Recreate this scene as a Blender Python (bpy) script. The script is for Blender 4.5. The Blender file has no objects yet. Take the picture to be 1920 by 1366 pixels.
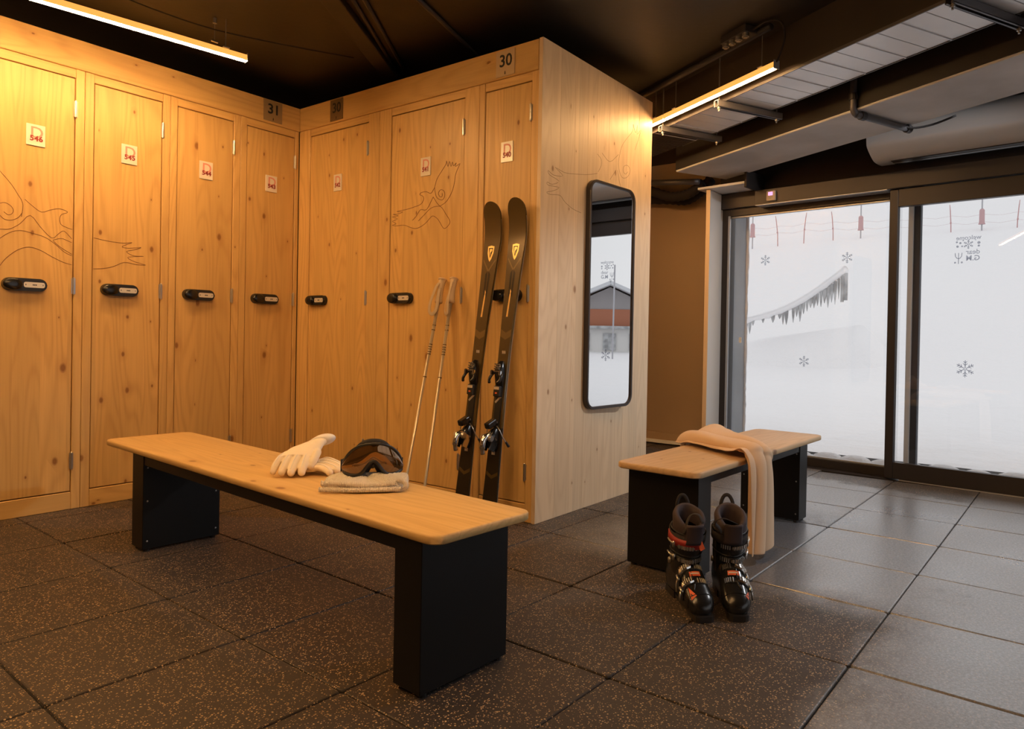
import bpy, bmesh, math, random
from mathutils import Vector, Matrix, noise
random.seed(7)
PI = math.pi
V = Vector
scene = bpy.context.scene
COL = scene.collection
R_ = math.radians

# ------------------------------------------------------------------ camera
cd = bpy.data.cameras.new('camera')
cam = bpy.data.objects.new('camera', cd)
COL.objects.link(cam)
cd.sensor_width = 36.0
cd.lens = 1303.73 / 1920 * 36
cd.shift_x = (960 - 1050.0) / 1920
cd.shift_y = (641.216 - 683) / 1920
cd.clip_start = 0.05
cd.clip_end = 400
yaw, pit, rol = -0.94986 + PI / 2, -0.00727, -0.0185
fw = V((math.cos(yaw) * math.cos(pit), math.sin(yaw) * math.cos(pit), math.sin(pit)))
rt = V((math.sin(yaw), -math.cos(yaw), 0))
dn = fw.cross(rt)
r2 = math.cos(rol) * rt + math.sin(rol) * dn
d2 = -math.sin(rol) * rt + math.cos(rol) * dn
M = Matrix((r2, -d2, -fw)).transposed().to_4x4()
M.translation = V((-0.0101, 0.0125, 1.0553))
cam.matrix_world = M
scene.camera = cam

# ------------------------------------------------------------------ world: flat overcast snow sky
SKY = (0.885, 0.88, 0.89)
SKY_STRENGTH = 1.08
w = bpy.data.worlds.new('overcast')
scene.world = w
w.use_nodes = True
bg = w.node_tree.nodes['Background']
bg.inputs[0].default_value = (*SKY, 1)
bg.inputs[1].default_value = SKY_STRENGTH
LED_COL = (1.0, 0.56, 0.22)
LED_STRENGTH = 350.0
vs = scene.view_settings
vs.view_transform = 'Standard'
vs.look = 'None'
vs.exposure = 0.0
vs.gamma = 1.0
vs.use_curve_mapping = False

# ------------------------------------------------------------------ materials
class NT:
    def __init__(s, name):
        s.m = bpy.data.materials.new(name)
        s.m.use_nodes = True
        s.t = s.m.node_tree
        s.b = s.t.nodes['Principled BSDF']
        s.out = s.t.nodes['Material Output']
    def n(s, typ, props=None, **ins):
        nd = s.t.nodes.new('ShaderNode' + typ)
        for k, v in (props or {}).items():
            setattr(nd, k, v)
        for k, v in ins.items():
            key = int(k[1:]) if k[0] == 'i' and k[1:].isdigit() else k.replace('_', ' ')
            s.set(nd.inputs[key], v)
        return nd
    def set(s, sock, v):
        if isinstance(v, bpy.types.NodeSocket):
            s.t.links.new(v, sock)
        elif isinstance(v, bpy.types.Node):
            s.t.links.new(v.outputs[0], sock)
        else:
            if isinstance(v, tuple) and len(v) == 3 and sock.type == 'RGBA':
                v = (*v, 1)
            sock.default_value = v
    def math(s, op, a, b=0.0, c=None):
        nd = s.n('Math', {'operation': op})
        s.set(nd.inputs[0], a)
        s.set(nd.inputs[1], b)
        if c is not None:
            s.set(nd.inputs[2], c)
        return nd.outputs[0]
    def mix(s, f, a, b, mode='MIX'):
        nd = s.n('Mix', {'data_type': 'RGBA', 'blend_type': mode})
        s.set(nd.inputs[0], f)
        s.set(nd.inputs[6], a)
        s.set(nd.inputs[7], b)
        return nd.outputs[2]
    def ramp(s, f, lo, hi):
        nd = s.n('MapRange', None, i1=lo, i2=hi)
        s.set(nd.inputs[0], f)
        return nd.outputs[0]
    def pr(s, **k):
        for a, v in k.items():
            s.set(s.b.inputs[a.replace('_', ' ')], v)

def plain(name, col, rough=0.5, metal=0.0, spec=0.5, bump=0.0, bscale=80, var=0.0, coat=0.0, trans=0.0):
    n = NT(name)
    n.pr(Base_Color=col, Roughness=rough, Metallic=metal, Specular_IOR_Level=spec, Coat_Weight=coat)
    if trans:
        n.pr(Transmission_Weight=trans)
    if bump or var:
        tc = n.n('TexCoord')
        no = n.n('TexNoise', None, Vector=tc.outputs['Object'], Scale=bscale, Detail=4.0)
        if bump:
            bp = n.n('Bump', None, Strength=bump, Distance=0.002, Height=no.outputs[0])
            n.pr(Normal=bp.outputs[0])
        if var:
            n2 = n.n('TexNoise', None, Vector=tc.outputs['Object'], Scale=bscale * .06, Detail=5.0)
            f = n.ramp(n2.outputs[0], .35, .65)
            n.pr(Base_Color=n.mix(f, tuple(c * (1 - var) for c in col), tuple(min(1, c * (1 + var)) for c in col)))
    return n.m

def wood(name, base=(.74, .47, .175), dark=(.40, .19, .055), axis='Z', lat='X', board=.13, knots=1.0, rough=.42, streak=.5, scuff=False):
    n = NT(name)
    tc = n.n('TexCoord')
    oi = n.n('ObjectInfo')
    rnd = oi.outputs['Random']
    sep = n.n('SeparateXYZ', None, Vector=tc.outputs['Object'])
    A = sep.outputs[axis]
    L = sep.outputs[lat]
    third = [c for c in 'XYZ' if c not in (axis, lat)][0]
    T = sep.outputs[third]
    Lr = n.math('ADD', L, n.math('MULTIPLY', rnd, 3.7))
    bi = n.math('FLOOR', n.math('DIVIDE', Lr, board))
    wn = n.n('TexWhiteNoise', {'noise_dimensions': '2D'}, Vector=n.n('CombineXYZ', None, X=bi, Y=rnd))
    bj = wn.outputs['Value']
    Ao = n.math('ADD', A, n.math('MULTIPLY', bj, 19.0))
    Ao = n.math('ADD', Ao, n.math('MULTIPLY', rnd, 31.0))
    # growth rings: contour lines of a stretched noise field
    vec = n.n('CombineXYZ', None, X=Lr, Y=T, Z=n.math('MULTIPLY', Ao, .11))
    f1 = n.n('TexNoise', None, Vector=vec, Scale=4.2, Detail=1.5, Roughness=.4)
    ring = n.math('SINE', n.math('MULTIPLY', f1.outputs[0], 125.0))
    ring = n.ramp(ring, -1.0, 1.0)
    ring = n.math('POWER', ring, 2.2)
    vec2 = n.n('CombineXYZ', None, X=Lr, Y=T, Z=n.math('MULTIPLY', Ao, .03))
    f2 = n.n('TexNoise', None, Vector=vec2, Scale=120.0, Detail=3.0)
    fine = n.ramp(f2.outputs[0], .3, .7)
    # knots
    vk = n.n('CombineXYZ', None, X=Lr, Y=n.math('MULTIPLY', Ao, .60))
    vo = n.n('TexVoronoi', {'feature': 'F1', 'voronoi_dimensions': '2D'}, Vector=vk, Scale=6.5)
    cs = n.n('SeparateColor', None, Color=vo.outputs['Color'])
    kd = n.math('ADD', vo.outputs['Distance'], n.math('MULTIPLY', n.math('SUBTRACT', f2.outputs[0], .5), .03))
    ksz = n.math('ADD', n.math('MULTIPLY', n.math('POWER', cs.outputs[1], 2.0), .085), .026)
    kn = n.math('SUBTRACT', 1.0, n.ramp(n.math('DIVIDE', kd, ksz), .55, 1.15))
    kn = n.math('MULTIPLY', kn, n.math('LESS_THAN', cs.outputs[0], .34 * knots))
    halo = n.math('SUBTRACT', 1.0, n.ramp(n.math('DIVIDE', kd, ksz), .8, 3.4))
    halo = n.math('MULTIPLY', halo, n.math('LESS_THAN', cs.outputs[0], .34 * knots))
    big = n.n('TexNoise', None, Vector=vec2, Scale=7.0, Detail=2.0)
    c0 = n.mix(n.ramp(big.outputs[0], .3, .7), tuple(c * .93 for c in base), tuple(min(1, c * 1.06) for c in base))
    amt = n.math('MULTIPLY', n.math('ADD', n.math('MULTIPLY', ring, .50), n.math('MULTIPLY', fine, .36)), streak)
    c1 = n.mix(amt, c0, dark)
    jit = n.ramp(bj, 0.0, 1.0)
    c1 = n.mix(n.math('MULTIPLY', jit, .38), c1, tuple(c * .72 for c in base))
    c1 = n.mix(n.math('MULTIPLY', halo, .30), c1, dark)
    c1 = n.mix(n.math('MULTIPLY', kn, .80), c1, (dark[0] * .55, dark[1] * .42, dark[2] * .38))
    if scuff:
        ns = n.n('TexNoise', None, Vector=tc.outputs['Object'], Scale=3.0, Detail=6.0, Roughness=.7)
        c1 = n.mix(n.math('MULTIPLY', n.ramp(ns.outputs[0], .5, .8), .45), c1, (.36, .25, .16))
    h = n.math('ADD', n.math('MULTIPLY', fine, .4), n.math('MULTIPLY', ring, .5))
    bp = n.n('Bump', None, Strength=.12, Distance=.002, Height=h)
    n.pr(Base_Color=c1, Roughness=rough, Specular_IOR_Level=.35, Normal=bp.outputs[0])
    return n.m

def emissive(name, col, strength):
    n = NT(name)
    n.pr(Base_Color=(.02, .02, .02), Emission_Color=col, Emission_Strength=strength)
    return n.m

def glassmat(name, tint=(.955, .958, .96), k=1.0):
    n = NT(name)
    tr = n.n('BsdfTransparent', None, Color=tint)
    gl = n.n('BsdfGlossy', None, Color=(1, 1, 1), Roughness=.0)
    fr = n.n('Fresnel', None, IOR=1.5)
    mx = n.n('MixShader')
    n.set(mx.inputs[0], n.math('MULTIPLY', fr, k))
    n.set(mx.inputs[1], tr)
    n.set(mx.inputs[2], gl)
    n.t.links.new(mx.outputs[0], n.out.inputs[0])
    return n.m

def rubber(name):
    n = NT(name)
    geo = n.n('NewGeometry')
    oi = n.n('ObjectInfo')
    P = geo.outputs['Position']
    vo = n.n('TexVoronoi', None, Vector=P, Scale=150.0, Randomness=1.0)
    cs = n.n('SeparateColor', None, Color=vo.outputs['Color'])
    sp = n.math('MULTIPLY', n.math('LESS_THAN', vo.outputs['Distance'], .40), n.math('LESS_THAN', cs.outputs[0], .20))
    vo2 = n.n('TexVoronoi', None, Vector=P, Scale=260.0)
    cs2 = n.n('SeparateColor', None, Color=vo2.outputs['Color'])
    sp2 = n.math('MULTIPLY', n.math('LESS_THAN', vo2.outputs['Distance'], .42), n.math('LESS_THAN', cs2.outputs[0], .10))
    spk = n.math('MAXIMUM', sp, sp2)
    spc = n.mix(cs.outputs[1], (.40, .25, .12), (.66, .47, .27))
    big = n.n('TexNoise', None, Vector=P, Scale=1.6, Detail=5.0, Roughness=.62)
    fine = n.n('TexNoise', None, Vector=P, Scale=210.0, Detail=3.0)
    base = n.mix(n.ramp(fine.outputs[0], .3, .7), (.0125, .0085, .0068), (.030, .021, .0165))
    base = n.mix(n.math('MULTIPLY', oi.outputs['Random'], .25), base, (.040, .029, .024))
    col = n.mix(n.math('MULTIPLY', spk, .85), base, spc)
    # film: window sheen painted into the tiles, along with frosty residue
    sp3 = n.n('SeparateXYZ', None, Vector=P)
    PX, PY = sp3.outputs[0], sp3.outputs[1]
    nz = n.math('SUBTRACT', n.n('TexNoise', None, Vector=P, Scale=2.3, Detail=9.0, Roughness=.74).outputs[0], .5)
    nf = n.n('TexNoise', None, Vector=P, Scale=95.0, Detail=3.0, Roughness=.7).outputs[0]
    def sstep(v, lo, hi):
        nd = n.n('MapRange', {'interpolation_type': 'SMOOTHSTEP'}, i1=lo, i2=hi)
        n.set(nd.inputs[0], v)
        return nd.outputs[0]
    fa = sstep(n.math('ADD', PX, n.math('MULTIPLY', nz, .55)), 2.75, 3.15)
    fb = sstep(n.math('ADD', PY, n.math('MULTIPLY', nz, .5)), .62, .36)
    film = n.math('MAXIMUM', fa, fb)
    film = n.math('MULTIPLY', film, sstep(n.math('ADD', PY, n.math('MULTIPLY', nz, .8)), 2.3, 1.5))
    bare = n.math('MULTIPLY', sstep(n.math('ADD', n.math('SUBTRACT', PX, n.math('MULTIPLY', PY, .107)), n.math('MULTIPLY', nz, .9)), 5.25, 5.40), sstep(PY, .3, .55))
    film = n.math('MULTIPLY', film, n.math('SUBTRACT', 1.0, n.math('MULTIPLY', bare, .85)))
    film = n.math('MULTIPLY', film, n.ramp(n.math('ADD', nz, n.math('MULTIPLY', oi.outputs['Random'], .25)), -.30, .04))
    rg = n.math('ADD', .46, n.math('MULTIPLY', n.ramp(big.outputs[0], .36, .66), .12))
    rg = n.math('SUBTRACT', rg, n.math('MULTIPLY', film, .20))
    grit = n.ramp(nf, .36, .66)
    sheen_filmc = n.mix(grit, (.085, .098, .125), (.27, .30, .36))
    col = n.mix(n.math('MULTIPLY', n.math('MULTIPLY', film, n.math('ADD', .45, n.math('MULTIPLY', grit, .55))), .80), col, sheen_filmc)
    bp = n.n('Bump', None, Strength=.22, Distance=.001, Height=n.math('ADD', fine.outputs[0], n.math('MULTIPLY', vo.outputs['Distance'], .5)))
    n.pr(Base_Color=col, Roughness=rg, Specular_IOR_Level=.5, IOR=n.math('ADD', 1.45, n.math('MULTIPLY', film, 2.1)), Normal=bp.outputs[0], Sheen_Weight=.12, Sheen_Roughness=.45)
    return n.m

def knit(name, col, sx, sz):
    n = NT(name)
    tc = n.n('TexCoord')
    wv = n.n('TexWave', {'wave_type': 'BANDS', 'bands_direction': 'X'}, Vector=tc.outputs['Object'], Scale=sx, Distortion=1.5, Detail=2.0)
    wz = n.n('TexWave', {'wave_type': 'BANDS', 'bands_direction': 'Y'}, Vector=tc.outputs['Object'], Scale=sz, Distortion=1.0, Detail=1.0)
    no = n.n('TexNoise', None, Vector=tc.outputs['Object'], Scale=300.0, Detail=3.0)
    h = n.math('ADD', n.math('MULTIPLY', wv.outputs[1], wz.outputs[1]), n.math('MULTIPLY', no.outputs[0], .4))
    bp = n.n('Bump', None, Strength=.8, Distance=.003, Height=h)
    n.pr(Base_Color=n.mix(n.math('MULTIPLY', h, .35), tuple(c * .82 for c in col), col), Roughness=.95, Specular_IOR_Level=.1, Normal=bp.outputs[0], Sheen_Weight=.3)
    return n.m

def snowmat(name):
    n = NT(name)
    tc = n.n('TexCoord')
    a = n.n('TexNoise', None, Vector=tc.outputs['Object'], Scale=1.3, Detail=6.0, Roughness=.6)
    b = n.n('TexNoise', None, Vector=tc.outputs['Object'], Scale=30.0, Detail=4.0)
    h = n.math('ADD', a.outputs[0], n.math('MULTIPLY', b.outputs[0], .05))
    bp = n.n('Bump', None, Strength=.35, Distance=.3, Height=h)
    n.pr(Base_Color=(.90, .90, .915), Roughness=.9, Specular_IOR_Level=.1, Normal=bp.outputs[0])
    return n.m

M_ = {}
M_['door'] = wood('spruce_door')
M_['stile'] = wood('spruce_stile', base=(.76, .485, .185), board=.3, knots=.5)
M_['rail'] = wood('spruce_rail', axis='X', lat='Z', board=.4, knots=.7)
M_['panel'] = wood('spruce_panel', base=(.80, .62, .42), dark=(.52, .34, .18), board=.11, knots=.8, streak=.42)
M_['benchtop'] = wood('spruce_bench', base=(.74, .49, .205), dark=(.45, .24, .085), axis='X', lat='Y', board=.14, knots=.6, rough=.46)
M_['benchtop2'] = wood('spruce_bench_worn', base=(.66, .45, .25), dark=(.36, .22, .12), axis='X', lat='Y', board=.14, knots=.6, rough=.5, scuff=True)
M_['groove'] = plain('carved_groove', (.20, .095, .035), .8)
M_['dark'] = plain('dark_gap', (.03, .018, .01), .9)
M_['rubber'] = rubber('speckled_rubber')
M_['rubber_base'] = plain('rubber_underlay', (.015, .013, .012), .85)
M_['blackmetal'] = plain('black_powder_coat', (.0045, .0043, .0046), .40, 0, .32, bump=.05, bscale=500)
M_['blackplastic'] = plain('black_plastic', (.014, .013, .013), .38, bump=.05, bscale=300)
M_['gloss_black'] = plain('gloss_black_shell', (.010, .0095, .0095), .24, 0, .55)
M_['softblack'] = plain('black_fabric', (.022, .018, .018), .85, bump=.3, bscale=200)
M_['liner'] = plain('liner_foam', (.040, .026, .030), .75, bump=.2, bscale=250)
M_['steel'] = plain('steel', (.62, .60, .57), .28, 1.0)
M_['steel_dull'] = plain('dull_steel', (.42, .40, .38), .42, 1.0)
M_['chrome'] = plain('chrome', (.72, .70, .67), .14, 1.0)
M_['plate'] = plain('plate_white', (.80, .72, .62), .22, 0, .5)
M_['ink_red'] = plain('ink_red', (.28, .03, .03), .5)
M_['ink_pink'] = plain('ink_pink', (.72, .30, .24), .5)
M_['ink_black'] = plain('ink_black', (.012, .012, .012), .5)
M_['sign_reflect'] = plain('sign_reflect_brown', (.30, .21, .11), .3)  # clear acrylic plate, its reflection and shadow tone painted in
M_['sign_reflect_dark'] = plain('sign_reflect_dark', (.17, .105, .048), .3)  # same clear acrylic, darker reflection put into the colour
M_['sign_pale'] = plain('sign_pale', (.60, .44, .26), .3)
M_['ceil'] = plain('ceiling_black', (.0105, .0090, .0088), .50, 0, .6, bump=.4, bscale=25, var=.35)
M_['beam'] = plain('beam_dark', (.022, .017, .0155), .6, 0, .4, bump=.3, bscale=20, var=.25)
M_['beam_grey'] = plain('beam_concrete', (.64, .64, .66), .65, 0, .3, bump=.5, bscale=22, var=.22)
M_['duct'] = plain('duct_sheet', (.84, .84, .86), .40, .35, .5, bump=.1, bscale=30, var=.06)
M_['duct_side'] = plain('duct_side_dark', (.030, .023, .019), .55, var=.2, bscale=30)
M_['galv'] = plain('galvanised', (.15, .145, .155), .45, .6)
M_['pipe_dark'] = plain('pipe_painted', (.035, .030, .030), .45)
M_['frame'] = plain('door_frame_bronze', (.034, .028, .027), .40, .25, .5)
M_['frame_light'] = plain('frame_anodised', (.42, .44, .47), .35, .6)
M_['beige'] = plain('wall_beige', (.48, .345, .225), .85, bump=.2, bscale=120)
M_['white'] = plain('white_paint', (.72, .71, .69), .6, bump=.1, bscale=90)
M_['wallpaint'] = plain('room_paint', (.20, .15, .11), .85)
M_['aircurtain'] = plain('aircurtain_shell', (.74, .72, .70), .32, .0, .5)
M_['sensor'] = plain('sensor_beige', (.55, .43, .30), .5)
M_['sensor_led'] = emissive('sensor_display', (.95, .45, .85), 1.2)
M_['decal'] = glassmat('frosted_decal', (.66, .67, .70), .15)
M_['snow'] = snowmat('snow')
M_['glass'] = glassmat('window_glass')
M_['mirror'] = plain('mirror_silver', (.93, .94, .95), .0, 1.0)
M_['led'] = emissive('led_core', LED_COL, LED_STRENGTH)
M_['led_added'] = emissive('led_core_added', LED_COL, LED_STRENGTH * .88)
M_['led_left'] = emissive('led_core_left', LED_COL, LED_STRENGTH * .84)
M_['led_right'] = emissive('led_core_right', LED_COL, LED_STRENGTH * .48)
M_['led_glow'] = emissive('led_diffuser', (1.0, .40, .075), 1.25)
M_['extwall'] = plain('exterior_render', (.34, .355, .38), .8, bump=.6, bscale=30, var=.15)
M_['timber'] = plain('hazed_grey_timber', (.42, .43, .44), .9, bump=.4, bscale=60, var=.3)  # outdoor haze mixed into the timber colour
M_['hazed_pad'] = plain('hazed_red_pad', (.56, .36, .37), .8)  # red paled by painted-in haze
M_['stake'] = plain('hazed_red_stake', (.55, .33, .33), .7)  # haze painted into the stake colour too
M_['wire'] = plain('wire_grey', (.42, .42, .45), .6)
M_['ski'] = plain('ski_topsheet', (.105, .068, .022), .22, .30, .5, coat=.5)
M_['ski_band'] = plain('ski_band', (.19, .125, .045), .25, .3)
M_['ski_dark'] = plain('ski_tail', (.030, .022, .014), .22, .2)
M_['ski_base'] = plain('ski_base', (.012, .012, .013), .5)
M_['gold'] = plain('gold_print', (.78, .52, .18), .30, .55)
M_['silver_print'] = plain('silver_print', (.55, .50, .45), .35, .6)
M_['label'] = plain('label_pale', (.62, .52, .42), .5)
M_['pole'] = plain('pole_shaft', (.66, .56, .42), .30, .55)
M_['grip'] = plain('pole_grip', (.66, .50, .33), .65, bump=.3, bscale=150)
M_['strap'] = plain('pole_strap', (.55, .42, .28), .85, bump=.3, bscale=300)
M_['glove'] = plain('glove_leather', (.86, .74, .58), .72, 0, .3, bump=.35, bscale=90, var=.08)
M_['piping'] = plain('glove_piping', (.86, .80, .73), .6)
M_['hat'] = knit('cream_knit', (.90, .80, .66), 60.0, 75.0)
M_['scarf'] = plain('camel_wool', (.70, .50, .34), .92, 0, .1, bump=.25, bscale=350)
M_['lens'] = plain('goggle_lens', (.20, .095, .022), .05, .75, .6, coat=1.0)
M_['lens_yellow'] = plain('goggle_foam_yellow', (.62, .42, .05), .6)
M_['orange'] = plain('orange_print', (.75, .13, .035), .4)
M_['red_soft'] = plain('red_strap', (.30, .018, .014), .55)
M_['chaletwood'] = plain('chalet_wood', (.42, .16, .09), .8)
M_['asph'] = plain('snow_path', (.70, .71, .73), .9)

# ------------------------------------------------------------------ mesh helpers
class MB:
    def __init__(s):
        s.bm = bmesh.new()
    def box(s, x0, x1, y0, y1, z0, z1, bev=0.0, seg=1, mat=None):
        vs_ = [s.bm.verts.new((x, y, z)) for z in (z0, z1) for y in (y0, y1) for x in (x0, x1)]
        fs = [(0, 2, 3, 1), (4, 5, 7, 6), (0, 1, 5, 4), (2, 6, 7, 3), (0, 4, 6, 2), (1, 3, 7, 5)]
        faces = [s.bm.faces.new([vs_[i] for i in f]) for f in fs]
        if bev:
            es = list({e for f in faces for e in f.edges})
            r = bmesh.ops.bevel(s.bm, geom=es, offset=bev, segments=seg, profile=.5, affect='EDGES')
            vs_ = list({v for f in r['faces'] for v in f.verts} | {v for v in vs_ if v.is_valid})
        if mat is not None:
            bmesh.ops.transform(s.bm, matrix=mat, verts=[v for v in vs_ if v.is_valid])
        return s
    def obox(s, c, size, mat3=None, bev=0.0, seg=1):
        mt = Matrix.Translation(V(c)) @ ((mat3.to_4x4()) if mat3 is not None else Matrix.Identity(4))
        x, y, z = [d / 2 for d in size]
        return s.box(-x, x, -y, y, -z, z, bev, seg, mt)
    def loft(s, rings, cap=True, closed=True):
        rv = [[s.bm.verts.new(p) for p in r] for r in rings]
        n = len(rv[0])
        for a, b in zip(rv[:-1], rv[1:]):
            for i in range(n if closed else n - 1):
                j = (i + 1) % n
                s.bm.faces.new((a[i], a[j], b[j], b[i]))
        if cap and closed:
            s.bm.faces.new(list(reversed(rv[0])))
            s.bm.faces.new(rv[-1])
        return s
    def tube(s, pts, r, n=8, cap=True, flat=1.0, up=None):
        pts = [V(p) for p in pts]
        rr = r if isinstance(r, (list, tuple)) else [r] * len(pts)
        rings = []
        u = None
        for i, p in enumerate(pts):
            d = (pts[min(i + 1, len(pts) - 1)] - pts[max(i - 1, 0)])
            if d.length < 1e-9:
                d = V((0, 0, 1))
            d.normalize()
            if u is None:
                a = V(up) if up else (V((0, 0, 1)) if abs(d.z) < .9 else V((1, 0, 0)))
                u = (a - a.dot(d) * d).normalized()
            else:
                u = (u - u.dot(d) * d).normalized()
            b = d.cross(u)
            rings.append([p + rr[i] * (math.cos(2 * PI * k / n) * u * flat + math.sin(2 * PI * k / n) * b) for k in range(n)])
        return s.loft(rings, cap)
    def cyl(s, p0, p1, r0, r1=None, n=16):
        return s.tube([p0, p1], [r0, r0 if r1 is None else r1], n)
    def prism(s, poly, d0, d1, fn=lambda a, b, d: (a, d, b)):
        a = [s.bm.verts.new(fn(p[0], p[1], d0)) for p in poly]
        b = [s.bm.verts.new(fn(p[0], p[1], d1)) for p in poly]
        n = len(poly)
        s.bm.faces.new(a)
        s.bm.faces.new(list(reversed(b)))
        for i in range(n):
            j = (i + 1) % n
            s.bm.faces.new((a[j], a[i], b[i], b[j]))
        return s
    def sphere(s, c, r, sc=(1, 1, 1), u=14, v=10):
        mt = Matrix.Translation(V(c)) @ Matrix.Diagonal((r * sc[0], r * sc[1], r * sc[2], 1))
        bmesh.ops.create_uvsphere(s.bm, u_segments=u, v_segments=v, radius=1, matrix=mt)
        return s
    def grid(s, fn, nu, nv):
        g = [[s.bm.verts.new(fn(i / nu, j / nv)) for j in range(nv + 1)] for i in range(nu + 1)]
        for i in range(nu):
            for j in range(nv):
                s.bm.faces.new((g[i][j], g[i + 1][j], g[i + 1][j + 1], g[i][j + 1]))
        return s
    def mesh(s, name, mat, smooth=False):
        bmesh.ops.recalc_face_normals(s.bm, faces=s.bm.faces)
        me = bpy.data.meshes.new(name)
        s.bm.to_mesh(me)
        s.bm.free()
        if smooth:
            for p in me.polygons:
                p.use_smooth = True
        if mat is not None:
            me.materials.append(M_[mat] if isinstance(mat, str) else mat)
        return me
    def build(s, name, mat, parent=None, smooth=False, auto=None):
        o = link(name, s.mesh(name, mat, smooth), parent)
        if auto:
            me = o.data
            for p in me.polygons:
                p.use_smooth = True
            bm = bmesh.new()
            bm.from_mesh(me)
            for e in bm.edges:
                if len(e.link_faces) == 2 and e.calc_face_angle(0) > R_(auto):
                    e.smooth = False
            bm.to_mesh(me)
            bm.free()
        return o

def link(name, me, parent=None):
    o = bpy.data.objects.new(name, me)
    COL.objects.link(o)
    if parent is not None:
        o.parent = parent
    return o

def tag(o, label=None, cat=None, group=None, kind=None):
    if label:
        o['label'] = label
    if cat:
        o['category'] = cat
    if group:
        o['group'] = group
    if kind:
        o['kind'] = kind
    return o

def thing(name, label, cat, loc=(0, 0, 0), rz=0.0, group=None, kind=None):
    o = bpy.data.objects.new(name, None)
    COL.objects.link(o)
    o.empty_display_size = .1
    o.location = loc
    o.rotation_euler = (0, 0, rz)
    return tag(o, label, cat, group, kind)

def copy_tree(o, parent=None):
    c = o.copy()
    COL.objects.link(c)
    c.parent = parent
    for ch in list(o.children):
        copy_tree(ch, c)
    return c

def rrect(w, h, r, n=6):
    pts = []
    for cx, cy, a0 in ((w / 2 - r, h / 2 - r, 0), (-w / 2 + r, h / 2 - r, 90), (-w / 2 + r, -h / 2 + r, 180), (w / 2 - r, -h / 2 + r, 270)):
        for k in range(n + 1):
            a = R_(a0 + 90 * k / n)
            pts.append((cx + r * math.cos(a), cy + r * math.sin(a)))
    return pts

def text_mesh(txt, size, depth, mat, bold=0.0, mirror=False, space=1.0):
    """flat lettering centred on the origin in the local XZ plane, facing -Y"""
    cu = bpy.data.curves.new('lettering', 'FONT')
    cu.body = txt
    cu.size = size
    cu.extrude = depth / 2
    cu.offset = bold
    cu.resolution_u = 3
    cu.space_character = space
    cu.align_x = 'CENTER'
    cu.align_y = 'CENTER'
    t = bpy.data.objects.new('lettering', cu)
    COL.objects.link(t)
    bpy.context.view_layer.update()
    me = bpy.data.meshes.new_from_object(t.evaluated_get(bpy.context.evaluated_depsgraph_get()))
    bpy.data.objects.remove(t)
    bpy.data.curves.remove(cu)
    mt = Matrix.Rotation(PI / 2, 4, 'X')
    if mirror:
        mt = Matrix.Diagonal((-1, 1, 1, 1)) @ mt
    me.transform(mt)
    if mirror:
        me.flip_normals()
    me.materials.clear()
    me.materials.append(M_[mat])
    return me

def smooth_path(pts, k=4):
    """Catmull-Rom through the points"""
    P = [V(p) for p in pts]
    P = [2 * P[0] - P[1]] + P + [2 * P[-1] - P[-2]]
    out = []
    for i in range(1, len(P) - 2):
        for q in range(k):
            t = q / k
            a, b, c, d = P[i - 1], P[i], P[i + 1], P[i + 2]
            out.append(.5 * ((2 * b) + (c - a) * t + (2 * a - 5 * b + 4 * c - d) * t * t + (3 * b - a - 3 * c + d) * t ** 3))
    out.append(P[-2])
    return out

# ------------------------------------------------------------------ key dimensions (metres)
YL, XR, YB = 4.6754, 3.0960, 2.3845          # left locker face, right locker face, end panel face
XE = 4.385                                   # far edge of the end panel
HT, HB, DT, DB = 2.7304, 2.5582, 2.5061, .1037
ZC = 2.87                                    # ceiling
XW0, WTH = 5.8562, -math.atan(.10754)        # glazed wall: origin and turn

# ------------------------------------------------------------------ floor of rubber tiles
TA, TB, TX, TY, TR = .56957, .56448, 5.23911, .46248, -.02945
fl = MB().box(-2.6, 6.9, -3.4, 6.6, -.12, -.010).build('floor', 'rubber_base')
tag(fl, 'dark rubber tile floor flecked with tan crumbs', None, None, 'structure')
def tile_mesh():
    m = MB()
    a, b, g, ch = TA / 2 - .0022, TB / 2 - .0022, .0, .005
    rings = []
    for ins, z in ((0, -.010), (0, -ch), (ch * .35, -ch * .3), (ch, 0)):
        rings.append([V((x, y, z)) for x, y in rrect(2 * (a - ins), 2 * (b - ins), .012, 2)])
    m.loft(rings)
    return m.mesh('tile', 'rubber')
tm = tile_mesh()
ct, st = math.cos(TR), math.sin(TR)
k = 0
for i in range(-4, 13):
    for j in range(-6, 9):
        ii, jj = i + .5, j + .5
        x, y = TX - TA * ii * ct - TB * jj * st, TY - TA * ii * st + TB * jj * ct
        if not (-.6 < x < 6.55 and -2.7 < y < 5.2):
            continue
        if y > YL + .35 and x < XR + .3:
            continue
        if XR + .35 < x < XE - .3 and y > YB + .35:
            continue
        if x * .813 + y * .582 < .55:
            continue
        if x > 5.55 + .107 * y and y < 2.7:      # keep inside the glazed wall
            if x > 5.95 + .107 * y:
                continue
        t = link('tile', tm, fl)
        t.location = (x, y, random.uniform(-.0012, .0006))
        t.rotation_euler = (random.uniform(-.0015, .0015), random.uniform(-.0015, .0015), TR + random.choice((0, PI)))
        k += 1
print('tiles', k)

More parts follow.
